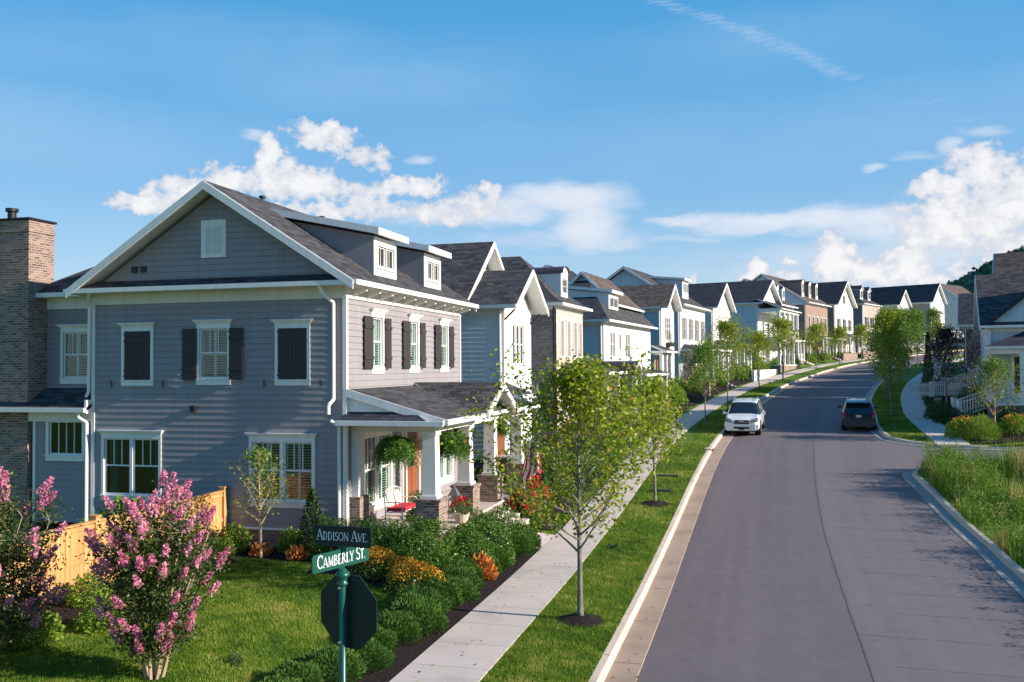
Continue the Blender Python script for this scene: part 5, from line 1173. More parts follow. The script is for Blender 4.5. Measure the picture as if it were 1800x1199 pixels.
def street_sign():
    S = empty('street_sign', (-4.30, 9.06, -.7), 0, 'green sign post with two street name blades and the back of a stop sign', 'sign')
    top = 2.80+.7
    p = MB(); p.tube((0, 0, -.2), (0, 0, top), .038, .036, 16); p.build('post', M['signgreen'], S, True)
    f = MB(); f.lathe([(.036, -.10), (.06, -.09), (.066, -.07), (.05, -.05), (.05, -.02), (.075, .0), (.078, .03), (.06, .045), (.05, .06), (.03, .085)], (0, 0, top), 18); f.build('finial', M['signgreen'], S, True)
    def blade(zc, yaw, L, hh, m, words, hb, hs, nm, cx, tilt=0):
        b = MB(); 
        pts = []; r = .035
        for (qx, qz, a0) in ((L/2-r, hh/2-r, 0), (-L/2+r, hh/2-r, 90), (-L/2+r, -hh/2+r, 180), (L/2-r, -hh/2+r, 270)):
            for k in range(5): a = math.radians(a0+k*22.5); pts.append((qx+r*math.cos(a), qz+r*math.sin(a)))
        b.hexa([(x, .008, z) for x, z in pts], [(x, -.008, z) for x, z in pts])
        o = b.build(nm, M[m], S); o.location = (cx, 0, zc); o.rotation_euler = (0, 0, yaw); o['label'] = {'ADDISON': 'upper name blade, nearly black', 'CAMBERLY': 'lower name blade, green'}[words[0]]
        l = lettering(words, hb, hs); lo = l.build('lettering', M['letter'], o); lo.location = (0, -.011, -hs*.52)
        l2 = lettering(words, hb, hs); lo = l2.build('lettering', M['letter'], o); lo.location = (0, .011, -hs*.52); lo.rotation_euler = (0, 0, math.pi)
        fr = MB(); fr.box(-.04, -.014, -hh/2-.05, .04, .014, -hh/2+.012); fr.build('bracket', M['signgreen'], o)
    blade(top+.42, math.radians(-4), .69, .215, 'signblack', ('ADDISON', 'AVE.'), .112, .086, 'name_blade', 0)
    blade(top+.19, math.radians(71), .84, .19, 'signgreen', ('CAMBERLY', 'ST.'), .130, .102, 'name_blade', -.015)
    st = MB(); r = .385/math.cos(math.pi/8); zc = 2.42+.7
    pts = [(r*math.cos(math.pi/8+k*math.pi/4), zc+r*math.sin(math.pi/8+k*math.pi/4)) for k in range(8)]
    st.hexa([(x, .006, z) for x, z in pts], [(x, -.006, z) for x, z in pts]); o = st.build('stop_sign', M['signblack'], S); o.rotation_euler = (0, 0, math.radians(-16)); o.location = (.04, .06, 0)
    for z in (zc-.30, zc+.27): b = MB(); b.tube((-.012, -.075, z), (-.012, -.036, z), .012, n=10); b.build('bolt', M['steel'], S)
street_sign()
# ---------------------------------------------------------------- flags, baskets, porch things
def flag(x, y, z, rz, L, sag, label, sc=1.0, pole=1.6):
    F_ = empty('flag', (x, y, z), rz, label, 'flag', 'striped flags on porch posts')
    p = MB(); d = Vector((.78, 0, .62)); p.tube((0, 0, 0), tuple(d*pole), .016, .012, 8); p.build('flag_pole', M['white'], F_)
    # cloth hangs from the outer part of the pole
    nx, nz = 26, 24; fw_, fh = .9*sc, 1.45*sc; R_ = MB()
    def pt(i, j):
        a = pole*.98-fw_*i/nx; q = d*a; drop = fh*j/nz
        return (q.x+.05*math.sin(j*.35+i*.2)-.10*j/nz, .07*math.sin(i*.75+j*.12)*(.3+j/nz), q.z-drop*(1-.10*math.sin(i*.3)))
    for i in range(nx):
        for j in range(nz):
            stripe = int(i/nx*13) % 2
            m_ = 0 if stripe == 0 else 1
            if i < nx*7/13 and j < nz*.42:
                m_ = 2 if not ((i % 3 == 1) and (j % 3 == 1)) else 1
            R_.poly([pt(i, j), pt(i+1, j), pt(i+1, j+1), pt(i, j+1)], m_)
    R_.build('flag_cloth', [mat('flag_red', (.42, .02, .04), .8), mat('flag_white', (.75, .72, .68), .8), mat('flag_blue', (.02, .03, .12), .8)], F_)
flag(-8.2, 29.9, 1.9, math.radians(-12), 1, 0, 'striped flag on the grey porch, half hidden by the nearest street tree', 1.0, 1.7)
flag(-7.2, 58.2, 3.6, math.radians(-15), 1, 0, 'striped flag on the porch of the blue-sided house, above a brick planter', .95, 1.5)
flag(-6.3, 75.2, 4.7, math.radians(-15), 1, 0, 'striped flag at the porch beside the teal house', 1.05, 1.7)
flag(12.1, 58.6, 4.3, math.radians(200), 1, 0, 'striped flag on the front corner of the right corner house', .8, 1.1)
def hanging_fern(x, y, z, r, label, seed):
    F_ = empty('hanging_fern', (x, y, z), 0, label, 'fern', 'ferns hanging in the porch openings of the grey house')
    b = MB(); b.lathe([(.04, -.12), (.14, -.10), (.18, .0), (.19, .05)], (0, 0, 0), 14); b.build('basket', M['iron'], F_)
    w = MB()
    for k in range(3): a = k*2.1; w.tube((.17*math.cos(a), .17*math.sin(a), .04), (0, 0, .62), .005, n=5)
    w.build('hanger', M['iron'], F_)
    rs = np.random.RandomState(seed); P_ = []; U = []; A = []
    for k in range(230):
        a = rs.rand()*6.28; t0 = rs.uniform(.0, .9); t1 = t0+rs.uniform(.9, 1.5); rho = r*.78*rs.uniform(.6, 1.3); n = 30; base = rs.uniform(.1, .8)
        for i in range(n):
            t = lerp(t0, t1+.35, i/n); st_ = math.sin(min(t, 1.5)); p = np.array([rho*st_*math.cos(a), rho*st_*math.sin(a), (rho*math.cos(t) if t < 1.57 else -(t-1.57)*rho*1.05)*.9+.06]); sidev = np.array([-math.sin(a), math.cos(a), -.45])*(1 if i % 2 else -1)+np.array([.5*math.sin(t)*math.cos(a), .5*math.sin(t)*math.sin(a), -.2]); sidev[2] = -abs(sidev[2])
            P_.append(p); U.append(sidev); A.append(np.clip(base+rs.normal()*.08, 0, 1))
    leafcloud('fronds', np.array(P_), np.full(len(P_), .085), np.array(A), M['fern'], F_, seed, .32, up=np.array(U)*1.4)
hanging_fern(-9.6, 23.55, 2.62, .56, 'big green fern hanging in the near side opening of the grey porch', 1)
hanging_fern(-8.65, 25.35, 2.62, .56, 'big green fern hanging between the first two columns of the grey porch front', 2)
hanging_fern(-8.75, 30.6, 2.85, .4, 'dark fern hanging in the farthest opening of the grey porch', 3)
def bench():
    Bn = empty('porch_bench', (-9.9, 24.75, .56), math.radians(90), 'white wrought metal bench with red seat cushion and two pale pillows on the grey porch', 'bench')
    f = MB()
    for y in (-.25, .25):
        for x in (-.6, .6): f.tube((x, y, 0), (x, y, .42), .018, n=6)
    f.pipe([(-.6, -.25, .42), (.6, -.25, .42), (.6, .25, .42), (-.6, .25, .42), (-.6, -.25, .42)], .018, 6)
    for x in (-.6, .6): f.pipe([(x, .25, .42), (x, .3, .95)], .018, 6); f.pipe([(x, -.25, .42), (x*1.03, -.27, .62), (x*1.03, -.15, .70), (x, .28, .68)], .016, 6)
    f.pipe([(-.6+1.2*i/8, .3, .95+.10*math.sin(math.pi*i/8)) for i in range(9)], .018, 6)
    for i in range(1, 8): x = -.6+1.2*i/8; f.tube((x, .26, .44), (x, .3, .95+.10*math.sin(math.pi*i/8)), .008, n=5)
    f.build('frame', M['white'], Bn)
    c = MB(); c.hexa([(-.57, -.26, .44), (.57, -.26, .44), (.57, .24, .44), (-.57, .24, .44)], [(-.55, -.24, .53), (.55, -.24, .53), (.55, .22, .53), (-.55, .22, .53)]); c.build('seat_cushion', M['red'], Bn)
    for x, a in ((-.3, .2), (.22, -.25)):
        p = MB(); n = 8
        g = [[(x+(i/n-.5)*.42*math.cos(a), .12+.05*1+(j/n)*.10, .54+(j/n)*.40, ) for i in range(n+1)] for j in range(n+1)]
        for sgn in (-1, 1):
            for j in range(n):
                for i in range(n):
                    q = []
                    for (ii, jj) in ((i, j), (i+1, j), (i+1, j+1), (i, j+1)): v = g[jj][ii]; th_ = .07*math.sin(math.pi*ii/n)**.5*math.sin(math.pi*jj/n)**.5 if 0 < ii < n and 0 < jj < n else 0; q.append((v[0], v[1]+sgn*th_, v[2]))
                    p.poly(q)
        p.build('pillow', mat('pale_patterned_cloth', (.6, .5, .46), .9), Bn, True)
bench()
def wreath():
    rs = np.random.RandomState(9); n = 420; a = rs.rand(n)*6.28; R_ = .24+rs.normal(size=n)*.045; P_ = np.stack([rs.normal(size=n)*.04, R_*np.cos(a), R_*np.sin(a)*1.25-.1*(np.sin(a) < -.6)], 1)
    o = leafcloud('door_wreath', P_, .09*rs.uniform(.6, 1.3, n), rs.rand(n), leafmat('dried_wreath', [(0, (.32, .20, .09)), (1, (.62, .48, .30))], .1, .8), None, 4, .4)
    o.location = (-10.82, 28.42, 2.28); tag(o, 'pale dried wreath hanging on the brown front door', 'wreath')
wreath()
def lantern(x, y, z, h, label):
    L = empty('porch_lantern', (x, y, z), 0, label, 'lantern', 'floor lanterns beside the grey porch entry'); w = h*.13
    f = MB(); f.box(-w, -w, 0, w, w, .04); 
    for a in (-1, 1):
        for b in (-1, 1): f.box(a*w-.012, b*w-.012, .04, a*w+.012, b*w+.012, h*.68)
    k = len(f.v); f.hexa([(-w*1.2, -w*1.2, h*.68), (w*1.2, -w*1.2, h*.68), (w*1.2, w*1.2, h*.68), (-w*1.2, w*1.2, h*.68)], [(-.02, -.02, h*.93), (.02, -.02, h*.93), (.02, .02, h*.93), (-.02, .02, h*.93)]); f.tube((0, 0, h*.93), (0, 0, h), .02, n=8)
    f.build('frame', M['steel'], L); c = MB(); c.tube((0, 0, .04), (0, 0, h*.35), .035, n=10); c.build('candle', M['cream'], L)
lantern(-8.75, 26.0, .56, 1.0, 'taller grey metal lantern between the porch columns'); lantern(-9.0, 25.35, .56, .75, 'shorter grey metal lantern between the porch columns')
def pot(x, y, z, r, label, m, fl, seed, nf=160):
    S = shrub('potted_flowers', label, 'plant', r, r*1.1, 500, .07, m, (x, y, z+.28), seed, fl, nf, .055); b = MB(); b.lathe([(r*.45, -.28), (r*.7, -.02), (r*.75, 0), (r*.6, 0)], (0, 0, 0), 14); b.build('pot', M['kerbc'], S)
pot(-8.3, 25.3, .56, .34, 'pot of bright red geraniums between the first two porch columns', 'boxleaf', 'redfl', 21, 260)
pot(-9.2, 23.9, .56, .25, 'small pot of pale flowers beside the porch bench', 'midleaf', 'whitefl', 22, 60)
pot(-10.2, 26.9, .56, .35, 'leafy green pot plant beside the front door', 'boxleaf', None, 23, 0)
# pendant light by the door
b = MB(); b.tube((0, 0, 0), (0, 0, .35), .008, n=5); b.box(-.09, -.09, -.32, .09, .09, 0); o = b.build('porch_pendant', M['iron']); o.location = (-9.4, 28.3, 3.18); tag(o, 'black lantern light hanging from the grey porch ceiling', 'light')
# ---------------------------------------------------------------- utility covers, drain
def cover(x, y, w2, d2, label, h=.03, rz=0):
    b = MB(); b.box(-w2/2, -d2/2, 0, w2/2, d2/2, h); b.box(-w2/2+.05, -d2/2+.04, h, w2/2-.05, d2/2-.04, h+.008); o = b.build('utility_cover', M['iron']); o.location = (x, y, T(x, y)+.01); o.rotation_euler.z = rz; tag(o, label, 'cover')
cover(-3.9, 37.4, .8, .45, 'grey utility cover in the verge behind the second street tree'); cover(-3.9, 40.3, .9, .45, 'farther grey utility cover in the verge behind the second street tree')
b = MB()
for i in range(9):
    for s_ in (-1, 1): b.box(s_*.42-.4, -1.1+i*.25, 0, s_*.42+.4, -1.1+i*.25+.21, .02)
o = b.build('drain_grate', M['iron']); x, y = 5.55, 47.4; o.location = (x, y, ZR(47.4)+.006); o.rotation_euler.x = math.atan((ZR(48.4)-ZR(46.4))/2); tag(o, 'dark twin drain grate set in the asphalt at the junction', 'grate')
b = MB(); b.box(-.30, -.7, -.02, .02, .7, .165); b.box(.02, -.55, .0, .035, .55, .10, 1); o = b.build('kerb_inlet', [M['kerbc'], M['dark']]); x, y = P(47.6, 0.01); o.location = (x, y, ZR(47.6)); o.rotation_euler.z = -.05; tag(o, 'storm drain inlet in the left kerb just before the white car', 'drain')
b = MB(); rnd = random.Random(3)
for k in range(9): a = rnd.uniform(0, 6.28); b.tube((0, 0, .02), (.16*math.cos(a), .16*math.sin(a), rnd.uniform(.03, .16)), .03, .01, 5)
o = b.build('twig_clump', M['iron']); o.location = (-4.42, 28.1, T(-4.42, 28.1)); tag(o, 'small dark clump of twigs lying on the verge grass', 'twigs')
# walkway from the pavement to the corner house
slabs('walkway', 27.45, 29.5, -5.2, -3.61, 2.2, .03, M['concrete'])
# left-hand low walls and planters by the pavement farther up
def lowwall(s, d, ln, h, m, name, label, grp=None):
    x, y = P(s, d); b = MB(); b.box(0, -.15, -.5, ln, .15, h-.07); b.box(-.04, -.19, h-.07, ln+.04, .19, h); o = b.build(name, M[m]); o.location = (x, y, T(x, y)); o.rotation_euler.z = math.radians(90)-(s-28)/RR; tag(o, label, 'wall', grp)
lowwall(96, -3.95, 14, 1.15, 'white', 'garden_wall', 'low white garden wall beside the left pavement below the double porch house')
lowwall(148, -4.1, 9, 1.2, 'rbrick', 'garden_wall', 'low brown brick garden wall beside the pavement, nearer of two'); lowwall(160, -4.1, 9, 1.2, 'rbrick', 'garden_wall', 'low brown brick garden wall beside the pavement, farther of two')
for s_, lab in ((57.6, 'square brick entry pier under the flag of the blue-sided house'), (76, 'brick entry pier beside the pavement under the third street tree'), (114, 'tall brick pier at the far end of the white garden wall')):
    lowwall(s_, -4.3, .5, 1.25, 'pbrick' if s_ < 70 else 'rbrick', 'entry_pier', lab)
# ---------------------------------------------------------------- cars
def car(name, label, loc, rz, body, L=4.8, Wd=1.92, Ht=1.78, kind='front'):
    Cc = empty(name, loc, rz, label, 'car')       # +y is the front of the car
    hw = Wd/2
    # stations from rear to front: y, belt height, top height, belt half width, top half width
    st = [(-L/2, .95, .96, .86, .80), (-L/2+.06, 1.02, 1.04, .92, .86), (-L/2+.16, 1.06, Ht-.45, .95, .80), (-L/2+.42, 1.08, Ht-.08, .97, .72), (-L/2+.9, 1.08, Ht-.01, .98, .70), (-.4, 1.06, Ht, .99, .70), (.15, 1.05, Ht-.02, .99, .70), (.55, 1.04, Ht-.09, .99, .70), (1.22, 1.05, 1.12, .98, .83), (L/2-.75, 1.02, 1.07, .95, .82), (L/2-.25, .92, .98, .90, .78), (L/2-.08, .80, .88, .85, .72), (L/2, .62, .70, .80, .70)]
    V = []; Fc = []; mi = []; npt = 0
    for (y, zb, zt, wb, wt) in st:
        prof = [(.78, .30), (.97 if abs(y) < L/2-.2 else .88, .38), (1.0 if abs(y) < L/2-.2 else .90, .62), (wb, zb-.03), (wb-.035, zb+.01), (lerp(wb, wt, .93), lerp(zb, zt, .90)), (wt*.96, zt-.015), (wt*.55, zt+.02 if zt > 1.3 else zt+.015)]
        ring = [(-a*hw, y, z) for a, z in prof]+[(a*hw, y, z) for a, z in reversed(prof)]; npt = len(ring); V += ring
    for i in range(len(st)-1):
        for j in range(npt-1):
            Fc.append((i*npt+j, i*npt+j+1, (i+1)*npt+j+1, (i+1)*npt+j)); side = j in (4, npt-6); topq = j in (6, 7, 8)
            g = 0
            if 2 <= i <= 6 and side: g = 1 if i not in (2,) else 1
            if i == 7 and (topq or side or j in (5, npt-7)): g = 1
            if i == 2 and (topq or j in (5, npt-7)): g = 1
            mi.append(g)
    Fc.append(tuple(range(npt))); mi.append(0); k = (len(st)-1)*npt; Fc.append(tuple(k+j for j in reversed(range(npt)))); mi.append(0)
    me = bpy.data.meshes.new('body'); me.from_pydata(V, [], Fc); me.materials.append(body); me.materials.append(M['carglass']); me.polygons.foreach_set('material_index', mi); me.polygons.foreach_set('use_smooth', [True]*len(mi))
    o = bpy.data.objects.new('body', me); COL.objects.link(o); o.parent = Cc
    bv = o.modifiers.new('b', 'BEVEL'); bv.width = .03; bv.segments = 2; bv.limit_method = 'ANGLE'; bv.angle_limit = math.radians(28)
    # dark arches and lower sill
    for y in (L/2-.95, -L/2+1.0):
        for sx_ in (-1, 1):
            a = MB(); a.tube((sx_*(hw-.30), y, .38), (sx_*(hw+.004), y, .38), .43, n=22); a.build('wheel_arch', M['tyre'], Cc)
            w = MB(); w.tube((sx_*(hw-.26), y, .37), (sx_*(hw+.02), y, .37), .365, n=26); wh = w.build('wheel', M['tyre'], Cc)
            r = MB(); r.tube((sx_*(hw+.0), y, .37), (sx_*(hw+.03), y, .37), .22, n=20)
            for q in range(6): aa = q*math.pi/3; r.box(0, 0, 0, .001, .001, .001)
            r.build('rim', M['steel'], wh)
    b = MB(); b.box(-hw+.1, -L/2+.3, .22, hw-.1, L/2-.3, .40); b.build('underbody', M['tyre'], Cc)
    for sx_ in (-1, 1):
        m_ = MB(); m_.hexa([(sx_*(hw-.03), .72, 1.08), (sx_*(hw+.22), .70, 1.06), (sx_*(hw+.22), .84, 1.06), (sx_*(hw-.03), .86, 1.08)], [(sx_*(hw-.03), .72, 1.16), (sx_*(hw+.20), .70, 1.25), (sx_*(hw+.20), .82, 1.25), (sx_*(hw-.03), .84, 1.16)]); m_.build('mirror', body, Cc)
        r = MB(); r.pipe([(sx_*hw*.66, -L/2+.55, Ht+.0), (sx_*hw*.66, -L/2+.7, Ht+.07), (sx_*hw*.66, .1, Ht+.08), (sx_*hw*.66, .35, Ht-.02)], .022, 6); r.build('roof_rail', M['steel'], Cc)
    yf = L/2
    if kind == 'front':
        for sx_ in (-1, 1):
            h = MB(); h.hexa([(sx_*.48, yf-.06, .78), (sx_*.86, yf-.30, .84), (sx_*.80, yf-.34, 1.0), (sx_*.55, yf-.10, .92)][::sx_], [(sx_*.48, yf+.04, .76), (sx_*.88, yf-.06, .80), (sx_*.88, yf-.16, 1.0), (sx_*.52, yf+.02, .94)][::sx_]); h.build('headlight', M['lamp'], Cc)
            f = MB(); f.box(sx_*.60, yf-.2, .50, sx_*.86, yf-.02, .62); f.build('fog_light', M['tyre'], Cc)
        g = MB(); g.hexa([(-.42, yf-.1, .68), (.42, yf-.1, .68), (.38, yf-.1, .88), (-.38, yf-.1, .88)], [(-.42, yf+.035, .68), (.42, yf+.035, .68), (.36, yf-.01, .87), (-.36, yf-.01, .87)]); gr = g.build('grille', M['tyre'], Cc)
        b = MB(); b.box(-.40, yf, .765, .40, yf+.045, .79); b.box(-.12, yf, .80, .12, yf+.04, .85); b.build('chrome_bar', M['steel'], gr)
        b = MB(); b.hexa([(-.92*hw, yf-.25, .34), (.92*hw, yf-.25, .34), (.92*hw, yf-.25, .66), (-.92*hw, yf-.25, .66)], [(-.78*hw, yf+.05, .36), (.78*hw, yf+.05, .36), (.78*hw, yf+.04, .64), (-.78*hw, yf+.04, .64)]); b.build('front_bumper', body, Cc)
        b = MB(); b.box(-.42, yf+.03, .42, .42, yf+.062, .52); b.build('air_intake', M['tyre'], Cc)
        b = MB(); b.box(-.15, yf+.06, .36, .15, yf+.075, .48); b.build('number_plate', M['tyre'], Cc)
    else:
        y0 = -L/2
        for sx_ in (-1, 1):
            h = MB(); h.box(sx_*hw*.80, y0-.02, .80, sx_*hw*.99, y0+.22, 1.10); tl = h.build('tail_light', M['taillamp'], Cc); h = MB(); h.box(sx_*hw*.80, y0-.025, .78, sx_*hw*.97, y0+.0, .84); h.build('reverse_light', M['lamp'], tl)
        b = MB(); b.box(-.15, y0-.025, .80, .15, y0-.0, .94); b.build('number_plate', mat('plate', (.42, .48, .52), .5), Cc)
        b = MB(); b.box(-.93*hw, y0-.05, .34, .93*hw, y0+.2, .66); b.build('rear_bumper', body, Cc)
        b = MB(); b.hexa([(-.66, y0+.05, Ht-.1), (.66, y0+.05, Ht-.1), (.66, y0+.5, Ht-.03), (-.66, y0+.5, Ht-.03)], [(-.66, y0+.08, Ht-.04), (.66, y0+.08, Ht-.04), (.66, y0+.5, Ht+.02), (-.66, y0+.5, Ht+.02)]); b.build('spoiler', body, Cc)
        b = MB(); b.tube((0, y0+.03, 1.12), (-.35, y0+.12, 1.25), .012, n=5); b.build('rear_wiper', M['tyre'], Cc)
    return Cc
M['tyre'] = mat('black_rubber', (.012, .012, .013), .75)
M['carglass'] = mat('car_glass', (.012, .018, .022), .05, 0, .8)
M['lamp'] = mat('clear_lamp', (.22, .24, .26), .12, .5, .8)
M['taillamp'] = mat('red_lamp', (.35, .01, .02), .2, 0, .8)
def carpaint(n_, c, metal=.1):
    m = mat(n_, c, .28, metal, .6); m.node_tree.nodes['Principled BSDF'].inputs['Coat Weight'].default_value = .6; return m
x, y = P(55.2, 1.06); car('parked_suv', 'white sport utility car parked facing the camera at the left kerb', (x, y, ZR(55.2)+.0), math.radians(180)-(55.2-28)/RR, carpaint('white_car_paint', (.74, .75, .76)), 4.8, 1.92, 1.80, 'front').rotation_euler.x = -math.atan(.045)
x, y = P(57.9, 7.2); car('dark_suv', 'dark blue sport utility car seen from behind at the right kerb', (x, y, ZR(57.9)+.0), -(57.9-28)/RR, carpaint('dark_blue_car_paint', (.012, .025, .040), .4), 4.5, 1.78, 1.68, 'rear').rotation_euler.x = math.atan(.045)
x, y = P(118, 7.0); car('distant_pickup', 'pale car parked far up the right kerb behind the trees', (x, y, ZR(118)), -(118-28)/RR, carpaint('silver_car_paint', (.5, .52, .55), .4), 5.0, 1.9, 1.75, 'rear')
x, y = P(128, 7.0); car('distant_suv', 'dark car parked beyond the pale one far up the right kerb', (x, y, ZR(128)), -(128-28)/RR, carpaint('black_car_paint', (.02, .02, .025), .3), 4.8, 1.9, 1.75, 'rear')

# ---------------------------------------------------------------- vegetation
def mulch_ring(x, y, r=.55):
    b = MB(); n = 22; rnd = random.Random(int(x*100)); c = (x, y, T(x, y)+.13); ring = []
    for k in range(n): a = 6.283*k/n; rr = r*rnd.uniform(.88, 1.1); ring.append((x+rr*math.cos(a), y+rr*math.sin(a), T(x+rr*math.cos(a), y+rr*math.sin(a))+.025))
    mid = [(x+(p[0]-x)*.45, y+(p[1]-y)*.45, T(x, y)+.11) for p in ring]
    for k in range(n): j = (k+1) % n; b.poly([ring[k], ring[j], mid[j], mid[k]]); b.poly([mid[k], mid[j], c])
    tag(b.build('mulch_ring', M['mulch']), 'round mound of dark mulch at the foot of a street tree', 'mulch', 'mulch rings under the street trees') if False else tag(b.build('mulch_ground', M['mulch']), kind='structure')
SG = 'young street trees in the left verge'
def sp(s, d): x, y = P(s, d); return (x, y, T(x, y))
t1 = tree('street_tree', 'nearest young oak in the left verge, open yellow-green crown with a long bare leader', 'tree', 5.3, 1.45, 2.15, 36, 11000, .11, 'oakleaf', (-3.93, 20.4, T(-3.93, 20.4)), 11, tr=.062, ang=(18, 62), group=SG, spread=.36)
t2 = tree('street_tree', 'second young oak in the left verge, smaller and rounder, in front of the white car', 'tree', 4.3, 1.4, 1.4, 26, 5600, .115, 'oakleaf', (-3.89, 35.1, T(-3.89, 35.1)), 23, tr=.05, ang=(25, 62), group=SG, spread=.34)
for a in (t1, t2): mulch_ring(a.location.x, a.location.y)
note_kids(None)
q = tree('street_tree', 'third tree in the left verge, narrow darker crown left of the white car', 'tree', 4.6, 1.5, 1.5, 24, 4600, .12, 'midleaf', sp(55.6, -1.25), 31, tr=.045, ang=(20, 50), group=SG, spread=.4)
q = tree('street_tree', 'fourth tree in the left verge, tall bright yellow-green crown above the white car', 'tree', 5.7, 1.9, 2.0, 26, 5600, .13, 'oakleaf', sp(65, -1.1), 37, tr=.05, ang=(22, 50), group=SG, spread=.42)
far_t = tree('street_tree', 'street tree in the left verge just past the white car', 'tree', 4.6, 1.6, 1.7, 24, 3800, .16, 'oakleaf', sp(84, -1.35), 41, tr=.05, ang=(22, 50), group=SG, spread=.42)
note_kids(None)
labs = ['street tree at the near end of the white garden wall', 'street tree below the brown brick house', 'street tree between the brick house and the steep white gable', 'street tree in front of the low brick walls', 'far street tree below the tan house', 'far street tree below the small white gable', 'farthest street tree at the top of the road']
for (s_, sc), lb in zip(((98.4, 1.25), (119, 1.1), (134, 1.0), (148, 1.05), (163, 1.1), (180, 1.1), (198, 1.1)), labs):
    x, y, z = sp(s_, -1.4); place(far_t, x, y, z, s_*1.7, sc, lb)
RG = 'trees on the right side of the street'
tree('street_tree', 'dense yellow-green tree on the right verge beside the dark car', 'tree', 6.3, 1.5, 1.7, 34, 9000, .12, 'oakleaf', sp(62.1, 9.15), 51, tr=.06, ang=(18, 45), group=RG, spread=.42)
tree('young_tree', 'small bright young tree with pale trunk in front of the right corner house', 'tree', 3.6, 1.0, 1.35, 26, 3600, .11, 'midleaf', (11.56, 52.3, T(11.56, 52.3)), 53, 'palebark', tr=.05, ang=(20, 55), group=RG, spread=.34)
tree('dark_tree', 'dark purple-leaved tree beside the right pavement', 'tree', 4.6, 1.2, 1.7, 26, 5200, .13, 'purpleleaf', (11.7, 65.7, 2.35), 57, 'palebark', tr=.07, ang=(25, 55), group=RG, spread=.5)
rt = tree('street_tree', 'green street tree farther up the right verge', 'tree', 6.0, 1.6, 1.6, 26, 4600, .15, 'midleaf', sp(76, 9.0), 61, tr=.06, ang=(20, 45), group=RG, spread=.5)
note_kids(None)
for (s_, d_, sc), lb in zip(((88, 9.2, 1.0), (100, 9.5, 1.1), (112, 9.5, 1.1), (126, 9.3, 1.1), (142, 9.3, 1.15)), ('right verge tree beyond the dark purple one', 'right verge tree near the distant pale car', 'right verge tree where the road bends', 'right verge tree high up the road', 'last right verge tree before the houses close in')):
    x, y, z = sp(s_, d_); place(rt, x, y, z, s_, sc, lb)
S_ = shrub('columnar_evergreen', 'narrow dark evergreen column up the right pavement', 'tree', .55, 4.6, 2600, .16, 'darkleaf', sp(95, 12.2), 71, shape='cone')
# crape myrtles
def myrtle(label, loc, h, r, seed, nleaf, npan):
    rnd = random.Random(seed); rs = np.random.RandomState(seed); T_ = empty('crape_myrtle', loc, 0, label, 'shrub', 'flowering crape myrtles by the cedar fence'); b = MB(); tips = []
    lob = [(rnd.uniform(0, 6.28), rnd.uniform(-.8, 1), rnd.uniform(.8, 1.2)) for _ in range(9)]
    def target():
        while True:
            v = Vector((rnd.gauss(0, 1), rnd.gauss(0, 1), rnd.gauss(0, 1))).normalized(); q = rnd.random()**.38
            k = .78+.3*max(0, max(math.cos(math.atan2(v.y, v.x)-a)*(1-abs(v.z-z_))*s_ for a, z_, s_ in lob)); zz = h*.54+v.z*h*.47*q*k
            if zz > .14*h*rnd.uniform(.4, 1.2): return Vector((v.x*r*q*k*(.85+.15*min(1, zz/h*1.6)), v.y*r*q*k*(.85+.15*min(1, zz/h*1.6)), zz)), v, q*k
    mains = []
    for k in range(9):
        a = k*2.4+rnd.uniform(-.3, .3); lean = rnd.uniform(.10, .34); p = Vector((.13*math.cos(a), .13*math.sin(a), 0)); L = h*rnd.uniform(.62, .92); seg = 8; d = Vector((math.cos(a)*lean, math.sin(a)*lean, 1)).normalized()
        for i in range(seg):
            d = (d+Vector((rnd.uniform(-.10, .10), rnd.uniform(-.10, .10), .02))).normalized(); p2 = p+d*L/seg; b.tube(p, p2, .024*(1-i/seg)+.007, .024*(1-(i+1)/seg)+.006, 6, 0, False); p = p2
            if i: mains.append(p)
    for _ in range(260):
        t, v, q = target(); m0 = min(mains, key=lambda m_: (m_-t).length+.5*max(0, m_.z-t.z+.15)); mid = m0.lerp(t, .5)+Vector((0, 0, -.04)); b.tube(m0, mid, .007, .005, 4, 0, False); b.tube(mid, t, .005, .003, 4, 0, False); tips.append((t, v, q)); tips.append((mid, v, q*.6))
    b.build('stem', M['palebark'], T_)
    cnt = rs.uniform(.25, 1.75, len(tips)); cnt = (cnt/cnt.sum()*nleaf).astype(int); pts = []; at = []
    for (c, _, _), k in zip(tips, cnt): pts.append(rs.normal(size=(k, 3))*np.array([.12, .12, .085])+np.array(c)); at.append(np.clip(rs.uniform(.05, .8)+rs.normal(size=k)*.15, 0, 1))
    pts = np.concatenate(pts); at = np.concatenate(at); pts[:, 2] = np.maximum(pts[:, 2], .05); leafcloud('foliage', pts, .060*rs.uniform(.6, 1.3, len(pts)), at, M['myrtle'], T_, seed, .6, .1)
    cand = [t for t in tips if t[2] > .72]; rnd.shuffle(cand)
    for (c, v, q) in cand[:npan]:
        n = rnd.randint(150, 260); sz = rnd.uniform(.65, 1.25)*(1.15 if c.z > h*.7 else 1); t = rs.rand(n); rad = .075*sz*np.sqrt(np.maximum(.02, 1-t))*(.5+.5*rs.rand(n)); a = rs.rand(n)*6.283; ax = (Vector((v.x*.7, v.y*.7, .75))).normalized(); u = ax.orthogonal().normalized(); w2 = ax.cross(u)
        q_ = np.array(c)+np.outer(t*.26*sz, np.array(ax))+np.outer(rad*np.cos(a), np.array(u))+np.outer(rad*np.sin(a), np.array(w2))
        leafcloud('blossom', q_, .034*rs.uniform(.7, 1.4, n), np.clip(rs.uniform(.3, .85)+rs.normal(size=n)*.22, 0, 1), M['pink'], T_, rnd.randint(0, 9999), .95)
myrtle('pink-flowering crape myrtle in front of the cedar fence, the fuller one in view', (-9.6, 13.2, 0), 3.05, .98, 5, 20000, 96)
